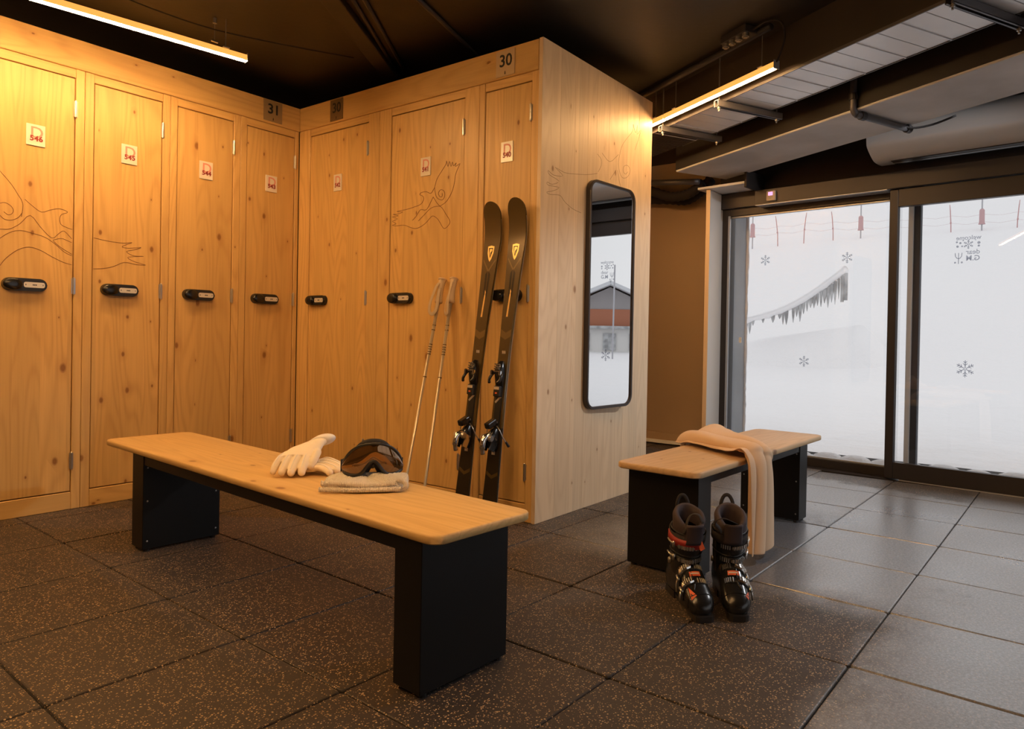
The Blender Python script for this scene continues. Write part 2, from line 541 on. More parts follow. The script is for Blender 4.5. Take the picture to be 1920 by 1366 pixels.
# ------------------------------------------------------------------ walls and ceiling
tag(MB().box(-2.6, 3.7, 5.25, 5.45, -.12, ZC).build('wall_left', 'wallpaint'), 'painted wall behind the long locker row', None, None, 'structure')
tag(MB().box(-2.8, -2.6, -3.4, 5.45, -.12, ZC).build('wall_rear', 'wallpaint'), 'painted wall behind the viewer', None, None, 'structure')
wr = thing('wall_right', 'painted wall around the added side windows at the right end of the room', None, (0, 0, 0), 0, None, 'structure')
MB().box(-2.6, .3, -3.6, -3.4, -.12, ZC).build('wall_pier', 'wallpaint', wr)
MB().box(.3, 5.7, -3.6, -3.4, 2.45, ZC).build('wall_lintel', 'wallpaint', wr)
MB().box(5.3, 5.75, -3.6, -3.4, -.12, 2.45).build('wall_pier', 'wallpaint', wr)
MB().box(.3, 5.3, -3.6, -3.4, -.12, .06).build('wall_sill', 'wallpaint', wr)
tag(MB().box(6.50, 6.70, 2.62, 6.6, -.12, ZC).build('wall_back', 'beige'), 'plain beige wall seen past the locker block', None, None, 'structure')
tag(MB().box(3.7, 6.70, 6.6, 6.8, -.12, ZC).build('wall_far', 'beige'), 'beige wall closing the passage behind the lockers', None, None, 'structure')
tag(MB().box(3.5, 3.7, 5.45, 6.8, -.12, ZC).build('wall_side', 'beige'), 'short beige wall behind the locker block', None, None, 'structure')
bb = MB().box(6.485, 6.50, 2.64, 6.6, 0, .085, .003).build('baseboard_back', 'beige')
tag(bb, 'low beige skirting along the beige wall', None, None, 'structure')
cl = MB().box(-2.8, 6.9, -3.6, 6.8, ZC, ZC + .15).build('ceiling', 'ceil')
tag(cl, 'rough ceiling painted black', None, None, 'structure')

# white lining panel that returns from the glazing into the room
cm = MB().box(5.842, 6.16, 2.570, 2.605, 0, 2.40, .002)
tag(cm.build('wall_column', 'white'), 'white lining panel standing between beige wall and glazed front', None, None, 'structure')
cm = MB().box(5.836, 5.8425, 2.568, 2.607, 0, 2.40, .0015)
tag(cm.build('trim_1', plain('warm_lit_edge', (.80, .58, .34), .5)), 'thin edge of the white lining panel with warm lamplight painted in', None, None, 'structure')  # warm lamplight on the panel edge put into its colour

# ------------------------------------------------------------------ glazed front (local frame: X outward, Y along the wall, Z up)
def wroot(name, label, kind='structure', cat=None):
    return thing(name, label, cat, (XW0, 0, 0), WTH, None, kind)
def snowflake(r, wdt=.0045):
    m = MB()
    for k in range(6):
        a = R_(30 + 60 * k)
        d = V((0, math.cos(a), math.sin(a)))
        pp = V((0, -d.z, d.y))
        def bar(p, q, wd):
            e = (q - p).normalized()
            f = V((0, -e.z, e.y)) * wd / 2
            vs4 = [p - f, p + f, q + f, q - f]
            a_ = [m.bm.verts.new(v + V((-.0008, 0, 0))) for v in vs4]
            b_ = [m.bm.verts.new(v + V((.0008, 0, 0))) for v in vs4]
            m.bm.faces.new(a_); m.bm.faces.new(b_[::-1])
            for i in range(4):
                m.bm.faces.new((a_[i], a_[(i + 1) % 4], b_[(i + 1) % 4], b_[i]))
        bar(d * r * .08, d * r, wdt)
        for q, l in ((.42, .30), (.70, .26)):
            for s in (-1, 1):
                bar(d * r * q, d * r * q + (d * .7 + pp * s * .75).normalized() * r * l, wdt * .85)
    return m

win = wroot('window_1', 'tall fixed pane with dark bronze frame beside the sliding door')
fr = MB().box(.0, .10, 2.505, 2.600, 0, 2.28, .003).build('frame_post', 'frame', win)
MB().box(-.012, .004, 2.500, 2.522, .06, 2.20, .002).build('glazing_bead', 'frame_light', win)
MB().box(.0, .10, 1.04, 2.505, 0, .070, .003).build('sill_rail', 'frame', win)
MB().box(.020, .055, 1.04, 2.505, .070, .084, .002).build('sill_bead', 'frame_light', win)
MB().box(.0, .10, 1.04, 2.505, 2.195, 2.40, .003).build('head_rail', 'frame', win)
MB().box(.020, .055, 1.04, 2.505, 2.181, 2.196, .002).build('head_bead', 'frame_light', win)
MB().box(.052, .062, 1.04, 2.51, .078, 2.20).build('glass_pane', 'glass', win)
for s, z in ((2.178, 1.779), (1.458, 1.758), (1.805, .886)):
    o = snowflake(.048).build('snowflake_decal', 'decal', win)
    o.location = (.049, s, z)
tag(win.children[-1], 'small frosted snowflake sticker')
o = MB().box(.044, .0515, 2.395, 2.418, 1.035, 1.085).build('alarm_sticker', 'white', win)

door = wroot('door_1', 'bronze framed sliding glass door leaf with snowflake stickers')
DX = -.115
def leaf(parent, s0, s1):
    MB().box(DX, DX + .055, s1 - .062, s1, .012, 2.240, .003).build('stile', 'frame', parent)
    MB().box(DX, DX + .055, s0, s0 + .062, .012, 2.240, .003).build('stile', 'frame', parent)
    MB().box(DX, DX + .055, s0 + .062, s1 - .062, .012, .138, .003).build('bottom_rail', 'frame', parent)
    MB().box(DX, DX + .055, s0 + .062, s1 - .062, 2.105, 2.240, .003).build('top_rail', 'frame', parent)
    MB().box(DX + .022, DX + .032, s0 + .058, s1 - .058, .130, 2.11).build('glass_pane', 'glass', parent)
leaf(door, -.12, 1.085)
MB().box(DX + .01, DX + .04, .10, .98, .0005, .012).build('brush_seal', 'white', door)
o = snowflake(.062, .006).build('snowflake_decal', 'decal', door)
o.location = (DX + .018, .548, .879)
# reversed greeting sticker, read from outside
gx = DX + .0185
def decal_text(t, size, s, z, bold=.0, sp=1.0):
    me = text_mesh(t, size, .0012, 'decal', bold, False, sp)
    o = link('greeting_decal', me, door)
    o.rotation_euler = (0, 0, PI / 2)
    o.location = (gx, s, z)
    return o
SC, ZC_ = .545, 1.752
decal_text('welcome', .044, SC, 1.832, .0004)
decal_text('dear', .050, SC - .030, 1.728, .0004)
decal_text('G.M', .052, SC - .030, 1.682, .0010)
o = snowflake(.034, .004).build('greeting_decal', 'decal', door)
o.location = (gx, SC, 1.784)
mm = MB()
for ds, dz, r in ((.052, .012, .010), (.034, .030, .006), (.04, -.012, .008), (-.045, .030, .005), (-.066, .008, .013), (.070, -.012, .011), (.075, .02, .009), (-.066, -.014, .010)):
    mm.cyl((gx - .0006, SC + ds, 1.784 + dz), (gx + .0006, SC + ds, 1.784 + dz), r * .8, n=7)
# small trident mark
for pts in ([(.062, 1.725), (.062, 1.645)], [(.040, 1.725), (.042, 1.700), (.052, 1.686), (.062, 1.684), (.072, 1.686), (.082, 1.700), (.084, 1.725)]):
    for (a, b), (c, d) in zip(pts[:-1], pts[1:]):
        mm.cyl((gx, SC + a, b), (gx, SC + c, d), .0026, n=4)
for ds, z in ((.084, 1.655), (.040, 1.655)):
    mm.cyl((gx - .0006, SC + ds, z), (gx + .0006, SC + ds, z), .007, n=8)
mm.build('greeting_decal', 'decal', door)
tag(door.children[-1], 'frosted greeting sticker seen from behind')

door2 = wroot('door_2', 'second bronze sliding glass leaf outside the frame')
leaf(door2, -1.33, -.125)
win2 = wroot('window_2', 'fixed pane with bronze frame beyond the sliding leaves')
MB().box(0, .10, -2.95, -2.85, 0, 2.40, .003).build('frame_post', 'frame', win2)
MB().box(0, .10, -1.34, -1.25, 0, 2.28, .003).build('frame_post', 'frame', win2)
MB().box(0, .10, -2.85, -1.34, 0, .07, .003).build('sill_rail', 'frame', win2)
MB().box(0, .10, -2.85, -1.34, 2.195, 2.40, .003).build('head_rail', 'frame', win2)
MB().box(.052, .062, -2.86, -1.33, .06, 2.2).build('glass_pane', 'glass', win2)

added_win3 = thing('added_window_3', 'added wide side glazing of three bronze framed panes, unseen, for extra daylight', None, (0, -3.5, 0), 0, None, 'structure')  # made-up window out of view, lets in extra daylight
for k in range(4):
    MB().box(.3 + 1.6467 * k, .36 + 1.6467 * k, -.04, .04, .06, 2.45, .003).build('frame_post', 'frame', added_win3)
for k in range(3):
    MB().box(.36 + 1.6467 * k, 1.9467 + 1.6467 * k, -.005, .005, .12, 2.39).build('glass_pane', 'glass', added_win3)
    MB().box(.36 + 1.6467 * k, 1.9467 + 1.6467 * k, -.04, .04, .06, .12, .003).build('sill_rail', 'frame', added_win3)
    MB().box(.36 + 1.6467 * k, 1.9467 + 1.6467 * k, -.04, .04, 2.39, 2.45, .003).build('head_rail', 'frame', added_win3)
hd = wroot('trim_2', 'bronze door operator box running above the glazing')
MB().box(-.150, .0, -1.40, 2.195, 2.243, 2.372, .004).build('operator_cover', 'frame', hd)
MB().box(-.148, -.118, 1.10, 2.190, 2.2405, 2.2445).build('underside_strip', 'frame_light', hd)
MB().box(-.108, -.092, 1.10, 2.190, 2.2405, 2.2445).build('underside_strip', 'frame_light', hd)
MB().box(-.07, -.02, 1.10, 2.190, 2.2405, 2.2445).build('underside_strip', 'frame_light', hd)
MB().box(-.040, .0, 2.195, 2.62, 2.262, 2.400, .003).build('cover_plate', 'frame', hd)
tag(MB().box(-.11, .12, -2.95, 2.62, -.06, .0008).build('trim_3', 'frame'), 'dark threshold under the glazing', None, None, 'structure')
bpy.data.objects['trim_3'].location = (XW0, 0, 0)
bpy.data.objects['trim_3'].rotation_euler = (0, 0, WTH)
uw = wroot('wall_upper', 'dark wall strip above the glazed front')
MB().box(.01, .35, -3.9, 2.62, 2.398, ZC).build('upper_band', 'beam', uw)
MB().box(.01, .35, -3.9, -2.95, -.12, 2.40).build('end_wall', 'wallpaint', uw)
MB().box(-.33, .01, 2.20, 2.66, 2.405, 2.425).build('soffit_plate', 'beam_grey', uw)
MB().box(-.34, .01, 2.18, 2.20, 2.37, 2.52).build('soffit_bracket', 'beam', uw)

se = wroot('motion_sensor', 'small beige door sensor with glowing pink display above the glass', None, 'sensor')
MB().box(-.178, -.151, 1.995, 2.075, 2.262, 2.347, .006, 2).build('housing', 'sensor', se)
MB().box(-.181, -.177, 2.016, 2.056, 2.306, 2.336).build('display', 'sensor_led', se)
MB().obox((-.1795, 2.036, 2.284), (.004, .024, .008), bev=.002).build('button', 'steel_dull', se)

# exterior reveal, post and outside
ex = wroot('wall_exterior', 'grey rendered outside reveal with snow stuck on its edge')
MB().box(.10, .36, 2.515, 2.598, -.3, 2.398).build('reveal', 'extwall', ex)
rnd_edge = MB()
prev = []
for k in range(61):
    z = .05 + 2.33 * k / 60
    r = .016 + .010 * noise.noise(V((z * 9, 1.3, 0))) + .006 * noise.noise(V((z * 31, 5, 0)))
    prev.append([V((.362 + r * math.cos(a), 2.512 + r * 1.1 * math.sin(a), z)) for a in [2 * PI * q / 8 for q in range(8)]])
rnd_edge.loft(prev).build('snow_crust', 'snow', ex, True)
pst = wroot('porch_post', 'dark outdoor post with pale edge just behind the sliding leaf', None, 'post')
MB().box(.145, .20, .928, .985, -.05, 2.385, .004).build('post', plain('post_blue', (.055, .06, .075), .6), pst)
MB().box(.118, .146, .975, 1.012, -.05, 2.385, .004).build('edge_strip', 'white', pst)

# ------------------------------------------------------------------ outdoors: snow ground and hill
def ground_z(x, y):
    d = x - 6.2
    z = -.18 + .04 * noise.noise(V((x * .6, y * .6, 0)))
    z += .20 * math.exp(-(max(0, d) / 1.3) ** 2)
    z += .25 * (1 / (1 + math.exp(-(x - 13.5) * 1.6)))
    if x > 16:
        s = x - 16
        tp = max(0, min(1, (y + 12) / 9))
        tp = tp * tp * (3 - 2 * tp)
        z += (min(s, 30) * .243 * (1 - math.exp(-s / 4)) + max(0, s - 30) * .30) * (.06 + .94 * tp)
    z += .15 * noise.noise(V((x * .12, y * .12, 4))) * min(1, max(0, d) / 6)
    return z
gm = MB()
xs = [6.1 + .12 * i for i in range(12)] + [7.6 + .45 * i for i in range(20)] + [16.8 + 1.6 * i for i in range(24)] + [60, 75, 95, 120, 150]
ys = [-80, -60] + [-46 + 2.2 * i for i in range(19)] + [-4 + .25 * i for i in range(48)] + [8.2 + 2.0 * i for i in range(20)] + [60, 90]
def gx0(i, x, y):
    return x + (.1075 * max(-3.4, min(2.7, y)) - .145) * max(0, 1 - i / 10)
gv = [[gm.bm.verts.new((gx0(i, x, y), y, ground_z(x, y))) for y in ys] for i, x in enumerate(xs)]
for i in range(len(xs) - 1):
    for j in range(len(ys) - 1):
        gm.bm.faces.new((gv[i][j], gv[i + 1][j], gv[i + 1][j + 1], gv[i][j + 1]))
gm.box(-30, 6.1, -46, -3.75, -.5, -.16)
tag(gm.build('ground_snow', 'snow', None, True), 'deep white snow rising to a slope outside the glass', None, None, 'structure')

posts = [((45.02, 16.64), 'pad'), ((45.54, 15.14), 's'), ((46.04, 13.56), 's'), ((46.5, 11.88), 's'), ((46.88, 10.29), 'pad'), ((47.2, 8.62), 's'), ((47.47, 7.09), 's'), ((47.69, 5.37), 's'), ((47.84, 3.78), 'pad'), ((47.95, 2.02), 's'), ((48.0, .2), 's')]
names_ = {'pad': ['leftmost red padded pole of the snow fence on the slope', 'red padded pole near the middle of the fixed pane', 'red padded pole seen through the sliding door'],
          's': ['thin red stake next right of the leftmost padded pole', 'second thin red stake right of the leftmost padded pole', 'thin red stake just left of the middle padded pole', 'thin red stake hidden behind the door stile', 'thin red stake nearest the left edge of the sliding door glass', 'thin red stake just left of the right padded pole', 'thin red stake right of the right padded pole', 'thin red stake past the right edge of the picture']}
cnt = {'pad': 0, 's': 0}
tops = []
for k, ((x, y), kd) in enumerate(posts):
    z = 8.05 + (.25 if k > 1 else .1 * k)
    g0 = ground_z(x, y)
    lab = names_[kd][cnt[kd]]
    cnt[kd] += 1
    if kd == 'pad':
        t = thing('padded_pole', lab, 'pole', (x, y, 0), 0, 'padded poles of the snow fence')
        MB().cyl((0, 0, min(z - .5, g0) - .3), (0, 0, z + 1.9), .04, n=8).build('pole', 'wire', t)
        mm = MB()
        mm.cyl((0, 0, z - .05), (0, 0, z + .70), .15, .14, 10)
        mm.cyl((0, 0, z + .70), (0, 0, z + .78), .14, .09, 10)
        mm.build('pad', 'hazed_pad', t, auto=40)
        MB().cyl((0, 0, z - .12), (0, 0, z - .05), .19, .17, 10).build('pad_collar', 'hazed_pad', t)
    else:
        t = thing('fence_stake', lab, 'stake', (x, y, 0), 0, 'thin stakes of the snow fence')
        lean = random.uniform(-.18, .18)
        mm = MB()
        mm.tube([(0, -lean * .2, min(z - .5, g0) - .3), (0, 0, z), (0, lean * .6, z + .8), (0, lean, z + 1.15)], [.032, .032, .030, .02], 6)
        mm.build('shaft', 'stake', t)
        MB().obox((0, lean * .1, z + .06), (.09, .09, .10), bev=.02).build('cable_clip', 'stake', t)
    tops.append((x, y, z))
net = thing('snow_fence_net', 'faint pinkish net lines strung between the slope poles', 'net', (.5, 0, 0))
for dz in (.1, .55):
    mm = MB()
    for a, b in zip(tops[:-1], tops[1:]):
        mm.tube([(a[0], a[1], a[2] + dz), ((a[0] + b[0]) / 2, (a[1] + b[1]) / 2, (a[2] + b[2]) / 2 + dz - .12), (b[0], b[1], b[2] + dz)], .009, 4)
    mm.build('net_line', plain('net_pink', (.72, .62, .64), .9), net)

pal = thing('timber_palisade', 'half buried grey timber palisade under a cap of snow', 'fence', (0, 0, 0))
mm = None
for k in range(30):
    u = k / 29.0
    if k < 14 and k not in (0, 1, 2, 5, 8, 10, 11, 12):
        continue
    x, y = 18.72 + .74 * u, 7.05 - 2.43 * u
    zt = 1.60 + 1.30 * u - .25 * math.sin(u * PI)
    hh = (.16 + .40 * u) * random.uniform(.55, 1.25) + (.28 if k < 2 else 0) + (.12 if k > 27 else 0)
    pm = MB()
    wt = random.uniform(.6, 1.0)
    rings = []
    for q in range(5):
        z = zt - hh * q / 4
        f = (1.0, .95, .8, .5, .12)[q] * wt if k < 28 else wt
        rings.append([V((x + a * .035 * f + .02 * noise.noise(V((k, q, 1))), y + b * .050 * f + .02 * noise.noise(V((k, q, 3))), z)) for a, b in ((-1, -1), (1, -1), (1, 1), (-1, 1))])
    pm.loft(rings)
    pm.build('plank', 'timber', pal)
cap = []
for k in range(30):
    u = k / 29.0
    x, y = 18.70 + .76 * u, 7.1 - 2.46 * u
    z = 1.62 + 1.36 * u - .25 * math.sin(u * PI) + .03
    cap.append([V((x + .34 * math.cos(a), y, z + (.10 + .05 * noise.noise(V((u * 14, 0, 0)))) * math.sin(a) - .02)) for a in [2 * PI * q / 10 for q in range(10)]])
MB().loft(cap).build('snow_cap', 'snow', pal, True)
bank = MB()
def bankf(u, v):
    x = 17.2 + 3.4 * u
    y = 10 - 8 * v
    zz = .25 + (1.9 * (1 - v) * .0 + 1.3) * (1 / (1 + math.exp(-(u - .42) * 14))) * (0.75 + .95 * v) * (1 if v < .70 else max(.0, 1 - (v - .70) * 5))
    return V((x, y, max(zz - .55, ground_z(x, y) - .05)))
bank.grid(bankf, 26, 30)
tag(bank.build('snow_bank', 'snow', None, True), 'rounded snow drift piled against the timber palisade', 'snow drift')
mm = MB()
for k in range(9):
    mm.sphere((6.46 + .03 * random.random(), .25 + .235 * k + .05 * random.random(), .0), .085 + .03 * random.random(), (1, 1.3, .6), 10, 7)
tag(mm.build('snow_lumps', 'snow', None, True), 'row of soft snow lumps along the foot of the glass', None, None, 'stuff')

# chalet seen only in the mirror
ch = thing('chalet', 'snow roofed wooden chalet reflected in the wall mirror', 'building', (30.6, -20.6, .1), R_(-41))
MB().box(-2.2, 2.2, -2.6, 2.6, -.5, 1.5).build('ground_floor', 'white', ch)
MB().box(-2.25, 2.25, -2.65, 2.65, 1.5, 2.5).build('upper_floor', 'chaletwood', ch)
rm = MB()
for s in (-1, 1):
    rm.prism([(-.05 * s, 4.0), (3.4 * s, 2.55), (3.4 * s, 2.35), (0, 3.78)], -3.1, 3.1, lambda a, b, d: (d, a, b))
rm.build('roof', plain('roof_snow', (.62, .64, .67), .9), ch)
gmb = MB().prism([(-2.6, 2.5), (2.6, 2.5), (0, 3.7)], -2.2, 2.2, lambda a, b, d: (d, a, b))
gmb.build('gable', plain('gable_grey', (.35, .33, .33), .9), ch)
for yy in (-1.4, 0, 1.4):
    MB().box(-2.27, -2.2, yy - .35, yy + .35, .3, 1.2).build('window', 'timber', ch)
MB().box(-2.7, -2.25, -2.6, 2.6, 1.45, 1.6).build('balcony', 'timber', ch)
tag(MB().tube([(24.0, -14.75, -.5), (24.0, -14.70, 4.3)], .035, 8).build('lamp_post', 'wire'), 'slim grey post in front of the chalet in the mirror', 'post')

# ------------------------------------------------------------------ lockers
def lock_meshes():
    m = MB().prism(rrect(.205, .070, .0345, 8), 0, -.030)
    bmesh.ops.bevel(m.bm, geom=[e for e in m.bm.edges if all(abs(v.co.y + .030) < 1e-6 for v in e.verts)], offset=.007, segments=3, affect='EDGES')
    body = m.mesh('lock_body', 'blackplastic')
    m = MB()
    pr_ = []
    for rr, yy in ((.0365, -.026), (.0370, -.034), (.0350, -.044), (.029, -.050), (.012, -.052)):
        pr_.append([V((-.060 + rr * 1.25 * math.cos(2 * PI * q / 24), yy, rr * .92 * math.sin(2 * PI * q / 24))) for q in range(24)])
    m.loft(pr_)
    knob = m.mesh('lock_knob', 'gloss_black', True)
    strip = MB().prism([(a + .040, b) for a, b in rrect(.098, .030, .010, 4)], -.0295, -.0325).mesh('label_strip', plain('label_silver', (.70, .66, .60), .35, .2))
    mk = MB()
    for i, (x, wd) in enumerate(((.000, .004), (.034, .005), (.041, .005), (.048, .005), (.080, .003))):
        mk.box(x - wd / 2, x + wd / 2, -.0331, -.0322, -.0035, .0035)
    marks = mk.mesh('label_marks', 'ink_black')
    return body, knob, strip, marks
LOCK = lock_meshes()
def hinge_mesh():
    m = MB()
    m.cyl((0, -.006, -.047), (0, -.006, .047), .0065, n=10)
    m.cyl((0, -.006, .047), (0, -.006, .053), .0045, .002, 8)
    m.cyl((0, -.006, -.053), (0, -.006, -.047), .002, .0045, 8)
    m.box(-.010, .010, -.0035, .001, -.045, .045)
    return m.mesh('hinge', 'steel', False)
HINGE = hinge_mesh()
PLATE = MB().box(-.0445, .0445, -.006, .0, -.059, .059, .0008).mesh('number_plate', 'plate')
D_MESH = text_mesh('D', .088, .0008, 'ink_pink', .0008)

def carve(lines, parent, y=-.0012, r=.0015):
    m = MB()
    for ln in lines:
        pts = smooth_path([(p[0], y, p[1]) for p in ln], 3)
        m.tube(pts, r, 5)
    return m.build('carved_line', 'groove', parent)

def locker(name_no, label, origin, rz, width, dl, dr, lines=None, lock_off=.042, plate_dx=0.0):
    """origin: bottom left front corner of the unit; local X runs along the row, Y into it"""
    t = thing('locker', label, 'locker', origin, rz, 'numbered ski lockers')
    g = .003
    MB().box(.001, dl - g, 0, .05, 0, HB, .0025).build('stile', 'stile', t)
    MB().box(dr + g, width - .001, 0, .05, 0, HB, .0025).build('stile', 'stile', t)
    MB().box(dl - g, dr + g, .004, .05, DT + .002, HB, .002).build('top_rail', 'rail', t)
    MB().box(dl - g, dr + g, .002, .05, 0, DB - .003, .003).build('bottom_rail', 'rail', t)
    MB().box(.004, width - .004, .05, .50, .01, HB - .01).build('carcass', 'dark', t)
    d = MB().box(dl + .0015, dr - .0015, .005, .030, DB + .003, DT - .004, .002).build('door', 'door', t)
    if lines:
        o = carve(lines, d, .0045)
    for z in (2.325, 1.300, .283):
        h = link('hinge', HINGE, t)
        h.location = (dr + .001, .0, z)
    lk = link('lock', LOCK[0], t)
    lk.location = (dl + lock_off + .1025, .005, 1.291)
    for me, nm in zip(LOCK[1:], ('lock_knob', 'label_strip', 'label_marks')):
        link(nm, me, lk)
    p = link('number_plate', PLATE, t)
    p.location = ((dl + dr) / 2 + plate_dx, .005, 2.128)
    o = link('letter', D_MESH, p)
    o.location = (.004, -.0066, .012)
    o = link('number', text_mesh(name_no, .040, .001, 'ink_red', .0014, False, 1.05), p)
    o.location = (.002, -.0072, -.020)
    return t

def c2(pts, f):
    return [[f(p) for p in ln] for ln in pts]
CARVE_546 = [[(1.280, 1.899), (1.310, 1.864), (1.340, 1.824), (1.364, 1.782), (1.379, 1.757), (1.386, 1.726), (1.380, 1.665)], [(1.282, 1.723), (1.304, 1.731), (1.327, 1.721), (1.342, 1.700), (1.338, 1.677), (1.320, 1.667), (1.301, 1.680)], [(1.283, 1.659), (1.305, 1.640), (1.335, 1.640), (1.365, 1.658), (1.384, 1.689)], [(1.394, 1.764), (1.430, 1.733), (1.473, 1.705), (1.513, 1.723), (1.558, 1.738), (1.600, 1.725), (1.571, 1.708), (1.561, 1.683), (1.567, 1.650), (1.597, 1.635), (1.627, 1.628)], [(1.284, 1.584), (1.328, 1.591), (1.374, 1.626), (1.420, 1.679), (1.469, 1.620), (1.523, 1.566), (1.558, 1.596), (1.584, 1.613), (1.622, 1.573)], [(1.284, 1.533), (1.324, 1.569), (1.374, 1.589), (1.437, 1.580), (1.491, 1.566), (1.540, 1.533), (1.585, 1.493), (1.623, 1.475)], [(1.529, 1.554), (1.568, 1.569), (1.596, 1.562), (1.622, 1.552)], [(1.529, 1.551), (1.568, 1.517), (1.623, 1.484)], [(1.286, 1.386), (1.315, 1.432), (1.365, 1.481), (1.417, 1.502), (1.470, 1.490), (1.524, 1.460), (1.580, 1.434), (1.623, 1.423)]]
CARVE_545 = [[(1.732, 1.594), (1.777, 1.588), (1.838, 1.582), (1.901, 1.582), (1.946, 1.591), (1.914, 1.574), (1.889, 1.558), (1.927, 1.554), (1.998, 1.567), (1.959, 1.548), (1.914, 1.532), (1.953, 1.511), (2.012, 1.513), (1.960, 1.506), (1.921, 1.495), (1.960, 1.475), (2.026, 1.459), (1.967, 1.458), (1.902, 1.465), (1.840, 1.432), (1.779, 1.415), (1.734, 1.410)]]
CARVE_541 = [[(3.234, 1.987), (3.215, 2.037), (3.177, 2.079), (3.139, 2.120), (3.133, 2.140), (3.120, 2.104), (3.107, 2.134), (3.094, 2.101), (3.082, 2.127), (3.072, 2.102), (3.050, 2.118), (3.056, 2.096), (3.018, 2.109), (3.036, 2.080), (3.054, 2.045), (3.060, 2.009), (3.072, 1.965), (3.096, 1.922), (3.134, 1.884), (3.185, 1.864)], [(3.234, 1.987), (3.226, 1.944), (3.206, 1.914), (3.166, 1.901), (3.145, 1.922), (3.151, 1.955), (3.181, 1.966), (3.200, 1.946), (3.186, 1.923), (3.167, 1.924), (3.167, 1.943)], [(3.234, 1.987), (3.267, 1.953), (3.307, 1.967), (3.355, 1.967), (3.368, 1.954), (3.340, 1.942), (3.333, 1.918), (3.360, 1.892), (3.429, 1.879), (3.499, 1.871), (3.585, 1.866), (3.527, 1.857), (3.577, 1.849), (3.621, 1.850), (3.569, 1.836), (3.631, 1.834), (3.576, 1.817), (3.627, 1.804), (3.590, 1.786), (3.629, 1.778), (3.582, 1.771), (3.510, 1.770), (3.439, 1.747), (3.384, 1.741), (3.316, 1.764), (3.263, 1.802), (3.236, 1.805), (3.196, 1.778), (3.156, 1.728), (3.130, 1.722), (3.098, 1.747), (3.099, 1.770), (3.132, 1.810), (3.165, 1.850), (3.198, 1.865), (3.264, 1.859), (3.324, 1.822), (3.378, 1.787)], [(3.246, 1.928), (3.212, 1.887), (3.185, 1.864)], [(3.246, 1.928), (3.304, 1.853), (3.359, 1.858), (3.399, 1.819), (3.433, 1.795)]]
CARVE_END = [[(3.676, 2.088), (3.569, 2.059), (3.450, 2.038), (3.320, 2.021), (3.226, 2.033), (3.305, 1.999), (3.212, 1.985), (3.159, 2.001), (3.175, 1.978), (3.267, 1.960), (3.199, 1.929), (3.154, 1.934), (3.162, 1.918), (3.268, 1.924), (3.215, 1.896), (3.148, 1.875), (3.186, 1.869), (3.277, 1.880), (3.326, 1.852), (3.407, 1.824), (3.500, 1.813)], [(4.114, 2.510), (4.105, 2.460), (4.034, 2.395), (3.975, 2.334), (3.947, 2.276), (3.929, 2.201), (3.952, 2.144), (3.993, 2.121), (4.054, 2.143), (4.084, 2.191), (4.051, 2.216), (4.000, 2.200), (3.991, 2.167), (4.023, 2.153), (4.053, 2.175)], [(4.114, 2.510), (4.148, 2.460), (4.174, 2.520), (4.170, 2.455), (4.223, 2.500), (4.183, 2.415), (4.142, 2.342)], [(3.671, 2.209), (3.718, 2.185), (3.719, 2.146), (3.684, 2.099)], [(3.726, 2.227), (3.822, 2.193), (3.927, 2.262)], [(3.901, 2.154), (3.826, 2.078)], [(3.921, 2.158), (3.954, 2.072), (4.007, 2.030), (4.110, 2.054)]]
def onrow(lines, x0, lo, hi):
    return [[(min(max(p[0] - x0, lo), hi), p[1]) for p in ln] for ln in lines]
X546, X545, X544, X543 = 1.199, 1.679, 2.162, 2.635
locker('546', 'wooden locker 546 with carved bird head, at the left edge', (X546, YL, 0), 0, .480, .051, .431, onrow(CARVE_546, X546, .056, .425))
locker('545', 'wooden locker 545 with carved feather tips, second from the left', (X545, YL, 0), 0, .483, .051, .434, onrow(CARVE_545, X545, .056, .43))
locker('544', 'plain wooden locker numbered 544 between lockers 545 and 543', (X544, YL, 0), 0, .473, .047, .421)
locker('543', 'plain wooden locker numbered 543 beside the inner corner', (X543, YL, 0), 0, XR - X543 - .002, .049, .423)
def onright(lines, y0, lo, hi):
    return [[(min(max(y0 - p[0], lo), hi), p[1]) for p in ln] for ln in lines]
Y542, Y541, Y540 = YL, 3.765, 2.861
locker('542', 'wide wooden locker 542 right of the inner corner', (XR, Y542, 0), -PI / 2, Y542 - Y541, .136, .793, None, .022)
locker('541', 'wide wooden locker 541 with carved flying bird behind the ski poles', (XR, Y541, 0), -PI / 2, Y541 - Y540, .119, .781, onright(CARVE_541, Y541, .124, .776), .028)
locker('540', 'narrow wooden locker 540 behind the two skis', (XR, Y540, 0), -PI / 2, Y540 - YB - .028, .047, .396, None, .10)

t = MB().box(0, XR - X546 - .20 + .20 - .002, -.006, .05, HB + .001, HT, .003).build('locker_header', 'rail')
t.location = (X546, YL, 0)
tag(t, 'long horizontal header board above lockers 546 to 543', 'header board', 'locker header boards')
t = MB().box(.008, YL - YB - .030, -.006, .05, HB + .001, HT, .003).build('locker_header', 'rail')
t.location = (XR, YL, 0)
t.rotation_euler = (0, 0, -PI / 2)
tag(t, 'horizontal header board above lockers 542 to 540', 'header board', 'locker header boards')

